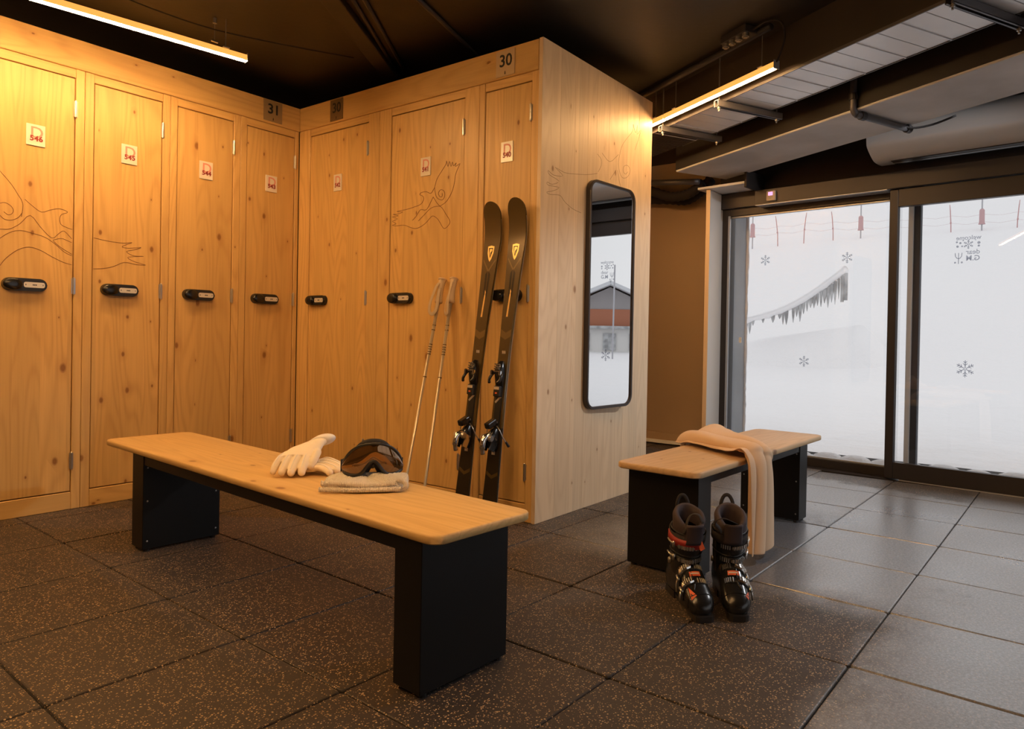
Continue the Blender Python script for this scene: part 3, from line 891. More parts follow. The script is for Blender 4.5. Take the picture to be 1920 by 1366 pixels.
def aisle_sign(txt, label, loc, rz, mat, w=.145, h=.150):
    t = thing('aisle_sign', label, 'sign', loc, rz, 'square aisle number signs')
    MB().box(-w / 2, w / 2, -.013, -.0065, -h / 2, h / 2, .001).build('plate', mat, t)
    o = link('number', text_mesh(txt, .098, .0012, 'ink_black', .0016), t)
    o.location = (.004, -.0136, .010)
    m = MB()
    m.prism([(-.004, -.066), (.004, -.066), (.003, -.050), (-.001, -.046)], -.0135, -.0142)
    m.build('marker', 'ink_black', t)
    return t
aisle_sign('31', 'square sign reading 31 near the inner corner, brown reflection painted in', (2.869, YL, 2.650), 0, 'sign_reflect')
aisle_sign('30', 'square sign reading 30 above locker 542, dark reflection painted in', (XR, 4.222, 2.646), -PI / 2, 'sign_reflect_dark', .140)
aisle_sign('30', 'pale square sign reading 30 above locker 540', (XR, 2.654, 2.643), -PI / 2, 'sign_pale', .140)

# end panel of glued boards and the block behind it
ep = thing('locker_end_panel', 'pale wooden end panel of the locker block, carrying the mirror', 'panel', (0, YB, 0))
xs_ = [XR - .004, 3.273, 3.42, 3.564, 3.661, 3.808, 4.04, 4.199, XE]
for a, b in zip(xs_[:-1], xs_[1:]):
    MB().box(a + .0003, b - .0003, 0, .027, 0, HT + .004, .0008).build('plank', 'panel', ep)
carve(CARVE_END, ep, .0005, .0013)
MB().box(XR + .56, XE - .001, .027, YL - YB + .3, 0, HT - .002).build('carcass', 'stile', ep)
MB().box(XR + .05, XR + .56, .030, YL - YB + .3, HB + .002, HT - .004).build('top_cover', 'stile', ep)

# mirror
mi = thing('wall_mirror', 'tall rounded mirror in black frame hung on the end panel', 'mirror', (3.797, YB - .0215, 1.322), R_(-4.5))
W_, H_ = .492, 1.425
outer, inner = rrect(W_, H_, .075, 8), rrect(W_ - .036, H_ - .036, .058, 8)
m = MB()
rings = []
for (pts, y) in ((outer, 0), (outer, -.030), (rrect(W_ - .006, H_ - .006, .072, 8), -.034), (rrect(W_ - .030, H_ - .030, .06, 8), -.034), (inner, -.030), (inner, 0)):
    rings.append([V((a, y, b)) for a, b in pts])
m.loft(rings, cap=False)
m.build('frame', plain('mirror_frame', (.035, .028, .028), .4), mi, auto=35)
MB().prism(inner, -.024, -.018).build('mirror_glass', 'mirror', mi)

# ------------------------------------------------------------------ ceiling services
NX, NY = .885, -.466      # across the beams
TXx, TYy = .466, .885     # along the beams
def bt(n, t, z):
    return V((NX * n + TXx * t, NY * n + TYy * t, z))
BM = Matrix(((NX, TXx, 0, 0), (NY, TYy, 0, 0), (0, 0, 1, 0), (0, 0, 0, 1)))   # local X across, Y along
def place_bt(o, n=0, t=0, z=0):
    o.matrix_world = Matrix.Translation(bt(n, t, z)) @ BM
    return o
BANG = math.atan2(NY, NX)
def bthing(name, label, cat, n, t, z, kind=None, group=None):
    return thing(name, label, cat, bt(n, t, z), BANG, group, kind)

be = bthing('ceiling_beam', 'heavy ceiling beam with dark side and worn grey underside', None, 0, 0, 0, 'structure')
MB().box(3.554, 4.109, -2.6, 4.95, 2.515, ZC).build('beam_side', 'beam', be)
MB().box(3.556, 4.107, -2.6, 4.95, 2.500, 2.515, .004).build('beam_underside', 'beam_grey', be)

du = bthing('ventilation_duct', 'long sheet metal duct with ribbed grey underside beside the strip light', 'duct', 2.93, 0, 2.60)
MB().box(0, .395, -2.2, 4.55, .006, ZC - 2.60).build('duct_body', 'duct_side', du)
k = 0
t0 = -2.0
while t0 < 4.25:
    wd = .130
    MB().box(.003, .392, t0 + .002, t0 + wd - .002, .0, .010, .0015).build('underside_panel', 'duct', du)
    if k % 2 == 0:
        MB().box(.003, .392, t0 + wd - .004, t0 + wd + .004, -.005, .006, .001).build('seam', 'duct', du)
    t0 += wd
    k += 1
MB().box(-.004, .003, -2.2, 4.55, -.004, .012).build('edge_angle', 'galv', du)
MB().box(.392, .399, -2.2, 4.55, -.004, .012).build('edge_angle', 'galv', du)
gr = MB().box(.01, .385, 4.27, 5.20, -.001, .004).build('grille', 'duct_side', du)
for q in range(30):
    MB().box(.02, .375, 4.29 + .03 * q, 4.30 + .03 * q, -.004, -.001).build('grille_bar', 'pipe_dark', gr)

def rail(tpos, label):
    t = bthing('support_rail', label, 'rail', 2.86, tpos, 2.572, None, 'support rails under the duct')
    m = MB()
    m.box(0, .55, -.020, .020, .018, .021)
    m.box(0, .55, -.020, -.017, -.020, .021)
    m.box(0, .55, .017, .020, -.020, .021)
    m.box(0, .55, -.020, -.008, -.020, -.017)
    m.box(0, .55, .008, .020, -.020, -.017)
    m.build('channel', 'galv', t)
    for x in (.025, .515):
        mm = MB()
        mm.cyl((x, 0, -.045), (x, 0, ZC - 2.574), .005, n=8)
        mm.cyl((x, 0, -.032), (x, 0, -.021), .011, n=6)
        mm.build('hanger_rod', 'steel_dull', t)
    return t
rail(4.188, 'galvanised support rail under the duct near the locker block')
rail(3.566, 'galvanised support rail under the duct beside the strip light')
rail(1.990, 'galvanised support rail under the duct at the upper right corner')

def strip_light(label, p0, p1, z, breaks, drop, mat='led'):
    p0, p1 = V((*p0, 0)), V((*p1, 0))
    d = p1 - p0
    L = d.length
    t = thing('strip_light', label, 'light', (p0.x, p0.y, z), math.atan2(d.y, d.x), 'glowing strip lights')
    ed = [0.0] + breaks + [L]
    for a, b in zip(ed[:-1], ed[1:]):
        MB().box(a + .006, b - .006, -.017, .017, .008, .030, .003).build('housing', 'led_glow', t)
        MB().box(a + .010, b - .010, -.0085, .0085, -.006, .006, .002).build('led_strip', mat, t)
        MB().box(a + .004, b - .004, -.021, -.0185, .0, .032).build('side_lip', 'led_glow', t)
        MB().box(a + .004, b - .004, .0185, .021, .0, .032).build('side_lip', 'led_glow', t)
        for x in (a + .12, b - .12):
            m = MB()
            m.cyl((x, 0, .040), (x, 0, drop), .0025, n=6)
            m.box(x - .018, x + .018, -.022, .022, .038, .046, .002)
            m.build('hanger', 'steel_dull', t)
    for x in (0, L):
        MB().box(x - .003 if x else 0, x if x else .003, -.021, .021, -.006, .042).build('end_cap', 'frame_light', t)
    return t
strip_light('glowing strip light hung above the long locker row at top left', (-.72, 4.425), (2.261, 3.968), 2.66, [.95, 1.95], ZC - 2.66, 'led_left')
a, b = bt(2.822, 2.993, 0), bt(2.822, 5.35, 0)
strip_light('glowing strip light running beside the duct behind the locker block', (b.x, b.y), (a.x, a.y), 2.60, [1.28], ZC - 2.60, 'led_right')
strip_light('added strip light overhead in the middle of the room, above the picture', (-1.3, 2.35), (1.75, .75), 2.66, [1.15, 2.30], ZC - 2.66, 'led_added')  # unseen strip added to light the middle of the room

# added ceiling spotlights, unseen at the right, making up for weak daylight
def spotlight(label, loc, aim, power):
    loc, aim = V(loc), V(aim)
    t = thing('added_spotlight', label, 'spotlight', loc, 0, 'added entrance spotlights')
    d = (aim - (loc + V((0, 0, -.14)))).normalized()
    MB().cyl((0, 0, -.02), (0, 0, 0), .045, n=16).build('ceiling_rose', 'blackplastic', t)
    MB().cyl((0, 0, -.10), (0, 0, -.02), .008, n=8).build('stem', 'blackplastic', t)
    c = V((0, 0, -.14))
    MB().tube([c - d * .07, c - d * .05, c + d * .065], [.030, .046, .048], 18).build('head', 'blackplastic', t, auto=40)
    MB().cyl(c + d * .064, c + d * .067, .042, n=18).build('lens', M_['spot_lens'], t)
    ld = bpy.data.lights.new('spot_beam', 'SPOT')
    ld.energy = power
    ld.color = (.97, .98, 1.0)
    ld.spot_size = R_(115)
    ld.spot_blend = .8
    ld.shadow_soft_size = .05
    lo = bpy.data.objects.new('spot_beam', ld)
    COL.objects.link(lo)
    lo.parent = t
    lo.location = c + d * .075
    lo.rotation_euler = d.to_track_quat('-Z', 'Y').to_euler()
    return t
M_['spot_lens'] = emissive('spot_lens', (.97, .98, 1.0), 12.0)
SPOT_W = 180
spotlight('added black ceiling spotlight nearest the glass door, right of the picture', (4.85, -.75, ZC), (3.9, 2.2, 1.0), SPOT_W)
spotlight('added black ceiling spotlight in the middle of the entrance row', (3.75, -1.25, ZC), (3.6, 2.2, .9), SPOT_W)
spotlight('added black ceiling spotlight farthest from the glass door', (2.65, -1.60, ZC), (4.6, .8, 0), SPOT_W)

# conduits, pipes and small fittings
def pipe(name, label, cat, pts, r, mat, group=None, n=10):
    o = MB().tube(pts, r, n).build(name, mat, None, True)
    return tag(o, label, cat, group)
pipe('ceiling_pipe', 'dark round pipe fixed along the ceiling beside the duct', 'pipe', [bt(2.80, 3.02, 2.838), bt(2.80, 5.6, 2.838)], .020, 'pipe_dark')
pc = bthing('beam_conduit', 'grey conduit bending from the beam side onto its underside', 'conduit', 0, 0, 0)
pts = [bt(3.530, 3.070, 2.80), bt(3.530, 3.070, 2.56), bt(3.534, 3.072, 2.505), bt(3.562, 3.074, 2.480), bt(3.62, 3.076, 2.476), bt(4.10, 3.110, 2.476)]
m = MB()
inv = pc.matrix_world.inverted()
Bi = (Matrix.Rotation(-BANG, 4, 'Z'))
m.tube([Bi @ p for p in smooth_path(pts, 4)], .021, 10)
m.build('tube', 'galv', pc, True)
for p, q in ((bt(3.53, 3.07, 2.60), bt(3.53, 3.07, 2.56)), (bt(3.60, 3.075, 2.477), bt(3.64, 3.078, 2.477)), (bt(4.07, 3.108, 2.476), bt(4.11, 3.111, 2.476))):
    MB().cyl(Bi @ p, Bi @ q, .027, n=12).build('clamp_ring', 'pipe_dark', pc)
m = MB()
m.tube([Bi @ p for p in smooth_path([bt(4.0, 3.12, 2.490), bt(4.08, 3.07, 2.470), bt(4.16, 2.98, 2.482), bt(4.20, 2.85, 2.51)], 5)], .007, 6)
m.build('cable', 'softblack', pc, True)

jb = bthing('junction_box', 'row of round cable glands on a ceiling junction box', 'junction box', 2.745, 3.22, ZC)
MB().box(-.055, .055, -.11, .11, -.045, 0, .006, 2).build('box', 'pipe_dark', jb)
for q in range(4):
    m = MB()
    m.cyl((-.030, -.085 + .057 * q, -.066), (-.030, -.085 + .057 * q, -.044), .021, n=12)
    m.cyl((-.030, -.085 + .057 * q, -.072), (-.030, -.085 + .057 * q, -.066), .013, n=8)
    m.build('cable_gland', 'steel_dull', jb)
m = MB()
m.tube(smooth_path([(0, -.10, -.03), (.02, -.20, -.012), (.06, -.27, -.03), (.085, -.275, -.12), (.080, -.235, -.215), (.075, -.225, -.238)], 5), .006, 6)
m.build('cable', 'softblack', jb, True)

def cbar(name, label, cat, a, b, r, z, grp=None):
    return pipe(name, label, cat, [V((*a, z)), V((*b, z))], r, 'pipe_dark', grp, 8)
t = thing('ceiling_channel', 'wide black channel crossing the dark ceiling above the lockers', 'channel', (2.0, 3.02, 0), math.atan2(.425, .656))
MB().box(0, 1.75, -.055, .055, ZC - .045, ZC - .0005, .004).build('channel', 'ceil', t)
cbar('ceiling_conduit', 'thin dark conduit right beside the wide ceiling channel', 'conduit', (2.05, 2.90), (3.40, 3.88), .012, ZC - .012, 'thin conduits on the dark ceiling')
cbar('ceiling_conduit', 'second thin conduit beside the wide ceiling channel', 'conduit', (2.10, 2.86), (3.45, 3.84), .012, ZC - .012, 'thin conduits on the dark ceiling')
cbar('ceiling_conduit', 'lone grey conduit on the ceiling above locker 541', 'conduit', (2.2, 2.72), (3.7, 3.21), .013, ZC - .013, 'thin conduits on the dark ceiling')
pipe('ceiling_wire', 'thin black wire sagging below the ceiling past the left strip light', 'wire', smooth_path([(1.5, 4.16, 2.86), (1.78, 4.10, 2.82), (2.10, 4.02, 2.80), (2.5, 3.90, 2.82), (2.9, 3.80, 2.86)], 4), .004, 'softblack', None, 6)
cw = thing('ceiling_hook', 'small steel hook hanging from the ceiling above the left strip light', 'hook', (2.10, 4.03, ZC))
m = MB()
m.tube([(0, 0, 0), (0, 0, -.13)], .0022, 6)
m.build('wire', 'steel_dull', cw)
MB().box(-.02, .02, -.006, .006, -.140, -.128, .002).build('clip', 'steel', cw)
MB().cyl((0, 0, -.03), (0, 0, 0), .012, n=8).build('anchor', 'steel_dull', cw)

# black flexible tubes above the beige wall
for q, (lab, pts, r) in enumerate((
    ('sagging black flexible tube nearest the locker block', [(6.20, 3.75, 2.62), (6.2, 3.40, 2.55), (6.2, 3.15, 2.46), (6.2, 2.95, 2.47), (6.2, 2.80, 2.56)], .045),
    ('sagging black flexible tube lying behind the other', [(6.36, 3.75, 2.52), (6.36, 3.3, 2.48), (6.36, 3.05, 2.45), (6.36, 2.90, 2.52), (6.34, 2.78, 2.62)], .050),
    ('straight grey pipe above the black flexible tubes', [(6.05, 3.45, 2.60), (6.10, 2.80, 2.55)], .028))):
    P = smooth_path(pts, 8) if len(pts) > 2 else [V(p) for p in pts]
    rr = [r * (1 + (.10 if k % 2 else -.04)) for k in range(len(P))] if len(pts) > 2 else r
    o = MB().tube(P, rr, 12).build('flexible_tube' if q < 2 else 'grey_pipe', 'softblack' if q < 2 else 'galv', None, True)
    tag(o, lab, 'tube' if q < 2 else 'pipe')
pipe('looped_cable', 'short looped grey cable at the top of the white column', 'cable', smooth_path([(6.30, 2.80, 2.50), (6.30, 2.78, 2.44), (6.27, 2.72, 2.40), (6.20, 2.66, 2.43), (6.22, 2.62, 2.50)], 5), .009, 'galv', None, 6)

# warm air curtain above the door
ac = wroot('air_curtain', 'long white rounded air curtain unit above the sliding door', None, 'air curtain')
prof = [(-.02, 2.75), (-.30, 2.74), (-.40, 2.69), (-.435, 2.63), (-.435, 2.56), (-.415, 2.515), (-.30, 2.458), (-.215, 2.442), (-.06, 2.450), (-.02, 2.48)]
prof = [(p.x, p.y) for p in smooth_path([(a, b, 0) for a, b in prof], 3)]
m = MB()
m.prism(prof, -1.6, 1.165, lambda a, b, d: (a, d, b))
m.build('shell', 'aircurtain', ac, auto=30)
MB().box(-.225, -.12, -1.6, 1.05, 2.435, 2.443, .001).build('outlet_slot', 'pipe_dark', ac)
MB().box(-.17, -.16, -1.6, 1.05, 2.432, 2.438).build('outlet_vane', 'frame_light', ac)
m = MB()
for q in range(3):
    m.sphere((-.4365, 1.072 - .018 * q, 2.602 + .002 * q), .010, (.12, 1, .6), 8, 6)
m.build('badge', 'orange', ac, True)
for s in (.95, -.6):
    MB().box(-.25, -.22, s - .015, s + .015, 2.73, ZC - .001).build('bracket', 'pipe_dark', ac)

# ------------------------------------------------------------------ benches
def bench(label, loc, rz, L, Wd, legs, latc, mat, parts=True):
    """local X along the bench; legs: list of (x0, x1)"""
    t = thing('bench', label, 'bench', loc, rz, 'wooden benches with black steel legs')
    zt, th = .486, .028
    pts = rrect(L, Wd, .045, 6)
    m = MB()
    rings = []
    for ins, z in ((.004, zt - th), (.0, zt - th + .004), (.0, zt - .006), (.0018, zt - .0018), (.006, zt)):
        rings.append([V((x * (1 - 2 * ins / L), y * (1 - 2 * ins / Wd), z)) for x, y in pts])
    m.loft(rings)
    top = m.build('seat_board', mat, t, auto=50)
    lw = .36
    for x0, x1 in legs:
        lg = MB().box(x0, x1, latc - lw / 2, latc + lw / 2, .012, zt - th, .002).build('leg', 'blackmetal', t)
        for x in (x0 + .02, x1 - .02):
            for y in (latc - lw / 2 + .025, latc + lw / 2 - .025):
                MB().cyl((x, y, .0), (x, y, .012), .014, n=10).build('foot_pad', 'blackplastic', lg)
        xo = x1 if x1 > 0 else x0
        s = 1 if x1 > 0 else -1
        xi = x0 if x1 > 0 else x1
        for y in (latc - lw / 2 + .02, latc + lw / 2 - .02):
            for z in (.05, .24, .40):
                o = MB().sphere((xi - s * .0005, y, z), .0045, (.5, 1, 1), 8, 6).build('screw', 'steel_dull', lg)
    a, b = legs[0][1], legs[1][0]
    for y in (latc - lw / 2 + .004, latc + lw / 2 - .034):
        MB().box(a, b, y, y + .030, zt - th - .045, zt - th - .0005, .0015).build('side_rail', 'blackmetal', t)
    return t
bench('long wooden bench with black legs, carrying gloves and goggles', (1.669, 2.701, 0), math.atan2(2.576, .167), 2.590, .420, [(-1.230, -1.105), (.80, .930)], .022, 'benchtop')
bench('shorter worn bench by the glass door with a scarf over it', (3.579, 1.419, 0), R_(-2.6), 1.66, .425, [(-.760, -.635), (.520, .645)], .0, 'benchtop2')

# ------------------------------------------------------------------ skis
def ski(label, base, tip, group):
    """local Z up the ski, X across, -Y the top sheet side"""
    base, tip = V(base), V(tip)
    zax = (tip - base)
    L = zax.length + .0
    zax.normalize()
    xax = V((0, -1, 0))
    xax = (xax - xax.dot(zax) * zax).normalized()
    yax = zax.cross(xax)
    t = thing('ski', label, 'ski', base, 0, group)
    t.matrix_world = Matrix.Translation(base) @ Matrix((xax, yax, zax)).transposed().to_4x4()
    def wid(s):
        u = s / L
        if u < .03:
            return .052 * math.sqrt(max(0.02, 1 - ((.03 - u) / .03) ** 2 * .6))
        if u > .955:
            v = (u - .955) / .045
            return .063 * math.sqrt(max(.0, 1 - v ** 2.6)) + .002
        a = abs(u - .46)
        return .0365 + (.062 if u > .46 else .050) * 0 + (.0265 * min(1, a / .42) ** 1.8 if u > .46 else .017 * min(1, a / .43) ** 1.7)
    def bend(s):
        u = s / L
        y = -.004 * math.sin(min(1, u / .85) * PI)
        if u > .87:
            y -= .062 * ((u - .87) / .13) ** 2
        if u < .05:
            y -= .006 * ((.05 - u) / .05) ** 2
        return y
    def thick(s):
        u = s / L
        return .006 + .010 * math.sin(min(1, max(0, (u - .02) / .93)) * PI) ** .8
    st_ = [L * k / 64 for k in range(60)] + [L * (.9375 + .0625 * math.sin(PI / 2 * k / 9)) for k in range(10)]
    def sec(s, y0, y1, f=1.0, lo=-1, hi=1):
        wv = wid(s) * f
        b = bend(s)
        return [V((lo * wv, b + y0, s)), V((hi * wv, b + y0, s)), V((hi * wv, b + y1, s)), V((lo * wv, b + y1, s))]
    MB().loft([sec(s, -.0025, 0) for s in st_]).build('base_sheet', 'ski_base', t)
    body = MB().loft([sec(s, -.0025 - thick(s), -.0025, .985) for s in st_ if s < L * .30]).build('tail_sheet', 'ski_dark', t, auto=40)
    MB().loft([sec(s, -.0025 - thick(s), -.0025, .985) for s in st_ if s >= L * .285]).build('top_sheet', 'ski', t, auto=40)
    for sg in (-1, 1):
        m = MB()
        rings = []
        for s in st_[2:62]:
            wv = wid(s)
            b = bend(s)
            rings.append([V((sg * wv * .97, b - .003, s)), V((sg * (wv + .0012), b - .003, s)), V((sg * (wv + .0012), b + .0006, s)), V((sg * wv * .97, b + .0006, s))])
        m.loft(rings)
        m.build('steel_edge', 'steel', t)
    def decal(name, poly, mat, lift=.0006):
        m = MB()
        m.prism(poly, 0, 1, lambda a, b, d: (a, bend(b) - .0025 - thick(b) - lift * (.2 + d), b))
        return m.build(name, mat, t)
    def dec_tri(name, cells, mat):
        pass
    zs = 1.535
    sh = decal('shield_logo', [(-.024, zs + .045), (0, zs + .050), (.024, zs + .045), (.022, zs + .005), (.010, zs - .030), (0, zs - .045), (-.010, zs - .030), (-.022, zs + .005)], 'gold')
    m = MB()
    for poly in ([(-.016, zs + .036), (.016, zs + .036), (.013, zs + .012), (0, zs - .026), (-.013, zs + .012)],):
        m.prism(poly, 0, 1, lambda a, b, d: (a, bend(b) - .0025 - thick(b) - .0008 - .0004 * d, b))
    m.build('shield_inset', 'ski_dark', sh)
    m = MB()
    for poly in ([(-.008, zs + .030), (.011, zs + .030), (.011, zs + .020), (.0, zs + .008), (.0, zs - .012), (-.008, zs + .010)],):
        m.prism(poly, 0, 1, lambda a, b, d: (a, bend(b) - .0025 - thick(b) - .0013 - .0004 * d, b))
    m.build('shield_letter', 'gold', sh)
    for sg in (-1, 1):
        decal('chevron_line', [(sg * .045, zs - .030), (sg * .047, zs - .040), (sg * .003, zs - .105), (sg * .001, zs - .092)], 'ski_band')
        decal('facet', [(sg * .004, zs - .10), (sg * .018, zs - .12), (sg * .014, zs - .26), (sg * .003, zs - .24)], 'ski_dark')
        decal('chevron_band', [(sg * .0375, 1.095), (sg * .0375, 1.055), (0, 1.035), (0, 1.075)], 'ski_band')
        decal('tail_chevron', [(sg * .042, .305), (sg * .042, .285), (0, .262), (0, .282)], 'ski')
    decal('name_strip', [(-.012, 1.165), (.000, 1.165), (.004, 1.310), (-.003, 1.322)], 'gold')
    for z in (.965, .89):
        for k in range(3):
            decal('size_mark', [(-.012 + .009 * k, z + .006), (-.007 + .009 * k, z + .010), (-.004 + .009 * k, z - .006), (-.009 + .009 * k, z - .010)], 'silver_print')
    decal('tail_label', [(-.014, .395), (.010, .395), (.010, .435), (-.014, .435)], 'label')
    # plate between the bindings
    f0 = -.0025 - .016
    MB().obox((0, f0 - .004, .655), (.050, .010, .42), bev=.004).build('binding_plate', 'blackplastic', t)
    MB().obox((0, f0 - .0095, .70), (.012, .004, .05), Matrix.Rotation(R_(45), 3, 'Y'), .001).build('plate_diamond', 'silver_print', t)
    # toe piece
    tp = MB()
    rings = []
    for z, hw, h in ((.765, .024, .018), (.79, .030, .030), (.83, .033, .042), (.865, .030, .050), (.895, .024, .044), (.915, .014, .024)):
        rings.append([V((hw * math.cos(a) * (1 if math.sin(a) > 0 else .8), f0 - h * abs(math.sin(a)) ** .7 * (1 if math.sin(a) > 0 else 0), z)) for a in [PI * q / 10 for q in range(11)] + [PI + .3, 2 * PI - .3]])
    tp.loft(rings)
    tp = tp.build('toe_piece', 'gloss_black', t, auto=45)
    m = MB()
    for z in (.855, .868, .881, .894):
        m.obox((0, f0 - .050 + (z - .855) * .10, z), (.040, .004, .007), Matrix.Rotation(R_(8), 3, 'X'), .001)
    m.build('chrome_ribs', 'chrome', tp)
    for sg in (-1, 1):
        m = MB()
        m.tube(smooth_path([(sg * .026, f0 - .034, .85), (sg * .036, f0 - .046, .83), (sg * .038, f0 - .058, .805), (sg * .028, f0 - .066, .79)], 4), .0085, 8)
        m.build('toe_wing', 'gloss_black', tp, True)
        MB().obox((sg * .031, f0 - .052, .845), (.012, .020, .030), bev=.004).build('wing_cover', 'chrome', tp)
    m = MB().obox((0, f0 - .018, .745), (.046, .030, .060), bev=.006, seg=2).build('toe_pad', 'blackplastic', tp)
    MB().obox((0, f0 - .0335, .762), (.036, .002, .015)).build('pad_label', 'label', tp)
    MB().obox((0, f0 - .0335, .735), (.014, .002, .008)).build('pad_mark', 'orange', tp)
    # heel piece
    hp = MB()
    rings = []
    for z, hw, h in ((.415, .020, .020), (.435, .026, .046), (.47, .029, .062), (.505, .027, .060), (.53, .022, .040), (.55, .016, .016)):
        rings.append([V((hw * math.cos(a), f0 - h * abs(math.sin(a)) ** .7 * (1 if math.sin(a) > 0 else 0), z)) for a in [PI * q / 10 for q in range(11)] + [PI + .3, 2 * PI - .3]])
    hp.loft(rings)
    hp = hp.build('heel_piece', 'gloss_black', t, auto=45)
    m = MB()
    m.tube(smooth_path([(0, f0 - .055, .50), (0, f0 - .085, .488), (0, f0 - .098, .462), (0, f0 - .096, .425), (0, f0 - .088, .40)], 4), [.020] * 6 + [.017] * 6 + [.012] * 5, 10)
    m.build('heel_lever', 'chrome', hp, True)
    for sg in (-1, 1):
        MB().cyl((sg * .022, f0 - .068, .488), (sg * .036, f0 - .068, .488), .019, .016, 14).build('heel_pivot', 'steel', hp)
        MB().obox((sg * .026, f0 - .040, .455), (.008, .044, .075), Matrix.Rotation(R_(-20), 3, 'X'), .002).build('heel_arm', 'chrome' if sg > 0 else 'gloss_black', hp)
    MB().obox((0, f0 - .050, .565), (.036, .070, .034), Matrix.Rotation(R_(28), 3, 'X'), .006, 2).build('brake_pedal', 'gloss_black', t)
    for q in (-1, 1):
        MB().cyl((q * .012, f0 - .014, .575), (q * .012, f0 - .020, .575), .007, n=10).build('plate_screw', 'steel', t)
    for sg in (-1, 1):
        m = MB()
        m.tube(smooth_path([(sg * .020, f0 - .020, .555), (sg * .044, f0 - .022, .535), (sg * .056, f0 - .005, .50), (sg * .064, f0 + .020, .47)], 4), .0032, 6)
        br = m.build('brake_arm', 'steel', t, True)
        MB().tube([(sg * .063, f0 + .018, .474), (sg * .070, f0 + .040, .448)], [.006, .008], 8).build('brake_tip', 'blackplastic', br)
    return t
ski('dark bronze ski with bindings, the left one of the leaning pair', (2.870, 2.745, .004), (3.083, 2.690, 1.822), 'pair of skis')
ski('dark bronze ski with bindings, the right one nearest the end panel', (2.880, 2.545, .004), (3.083, 2.508, 1.828), 'pair of skis')

# ------------------------------------------------------------------ ski poles
def pole(label, foot, top, flip):
    foot, top = V(foot), V(top)
    zax = (top - foot)
    L = zax.length
    zax.normalize()
    xax = V((0, -1, 0))
    xax = (xax - xax.dot(zax) * zax).normalized()
    yax = zax.cross(xax)
    t = thing('ski_pole', label, 'ski pole', foot, 0, 'pair of ski poles')
    t.matrix_world = Matrix.Translation(foot) @ Matrix((xax, yax, zax)).transposed().to_4x4()
    MB().tube([(0, 0, .02), (0, 0, .07), (0, 0, L - .16)], [.0055, .0085, .0108], 12).build('shaft', 'pole', t, True)
    MB().tube([(0, 0, 0), (0, 0, .022)], [.001, .005], 8).build('tip', 'steel', t)
    m = MB()
    rr = []
    for k in range(13):
        u = k / 12
        rad = .0185 + .003 * math.sin(u * PI * 3) * (1 - u) + (.004 if u < .1 else 0) + .004 * max(0, u - .7) / .3
        rr.append((L - .155 + .15 * u, rad))
    m.tube([(0, 0, z) for z, _ in rr] + [(0, 0, L - .002)], [r for _, r in rr] + [.024], 14)
    m.sphere((0, 0, L - .004), .0255, (1.05, 1.15, .45), 14, 8)
    m.build('grip', 'grip', t, True)
    m = MB()
    m.tube(smooth_path([(0, -.012, L - .02), (.012 * flip, -.030, L - .06), (.020 * flip, -.045, L - .15), (.024 * flip, -.040, L - .215), (.004 * flip, -.030, L - .235), (-.018 * flip, -.024, L - .20), (-.010 * flip, -.020, L - .10), (0, -.012, L - .03)], 5), .011, 8, True, .16, up=(0, 1, 0))
    m.build('wrist_strap', 'strap', t, True)
    for z in (L - .30, L - .33, L - .42, L - .435, L - .45, L - .465, L - .48, L - .62):
        MB().cyl((0, 0, z), (0, 0, z + .006), .0112, n=12).build('printed_ring', 'ski_band', t)
    m = MB()
    rings = [[V((r * math.cos(2 * PI * q / 20), r * math.sin(2 * PI * q / 20), z)) for q in range(20)] for r, z in ((.009, .060), (.030, .064), (.042, .072), (.040, .076), (.012, .072), (.009, .085))]
    m.loft(rings)
    m.build('basket', 'strap', t, True)
    return t
pole('pale ski pole leaning on locker 541, the left of the pair', (2.72, 3.085, .0), (3.060, 3.108, 1.402), -1)
pole('pale ski pole leaning on locker 541, nearer the skis', (2.74, 2.935, .0), (3.060, 3.012, 1.402), 1)

# ------------------------------------------------------------------ gloves
def remesh(o, vox, smooth=6):
    md = o.modifiers.new('remesh', 'REMESH')
    md.mode = 'VOXEL'
    md.voxel_size = vox
    md.use_smooth_shade = True
    sm = o.modifiers.new('smooth', 'SMOOTH')
    sm.factor = .5
    sm.iterations = smooth
    return o
def finger_pts(a, b, c, d):
    return smooth_path([a, b, c, d], 4)
def glove(label, loc, rz, rows, palm, cuff, thumb, group):
    """rows: four fingers as (points, radius); palm: list of (centre, half width, half thickness, width axis, normal)"""
    t = thing('glove', label, 'glove', loc, rz, group)
    m = MB()
    for pts, r in rows + [thumb]:
        P = smooth_path(pts, 4)
        n = len(P)
        m.tube(P, [r * (.98 if i < n - 3 else (.92, .74, .40)[i - n + 3]) for i in range(n)], 10, True, .92)
        m.sphere(P[-1] + (P[-2] - P[-1]) * .8, r * .86)
    rings = []
    for c, hw, ht, wax, nor in palm:
        c, wax, nor = V(c), V(wax).normalized(), V(nor).normalized()
        rings.append([c + wax * hw * math.copysign(abs(math.cos(a)) ** .75, math.cos(a)) + nor * ht * math.sin(a) for a in [2 * PI * q / 18 for q in range(18)]])
    m.loft(rings)
    remesh(m.build('hand', 'glove', t, True), .0028, 3)
    m = MB()
    rings = []
    for c, hw, ht, wax, nor in cuff:
        c, wax, nor = V(c), V(wax).normalized(), V(nor).normalized()
        rings.append([c + wax * hw * math.cos(a) + nor * ht * math.sin(a) for a in [2 * PI * q / 24 for q in range(24)]])
    o = m.loft(rings, cap=False).build('cuff', 'piping', t, True)
    sd = o.modifiers.new('thickness', 'SOLIDIFY')
    sd.thickness = .005
    for pts, r in rows:
        P = smooth_path(pts, 4)
        off = V((0, -r * .52, r * .80))
        q = MB().tube([p + off * (1 if i < len(P) - 3 else .8) for i, p in enumerate(P[1:-1])], .0013, 5)
        q.build('seam', 'piping', t, True)
    return t
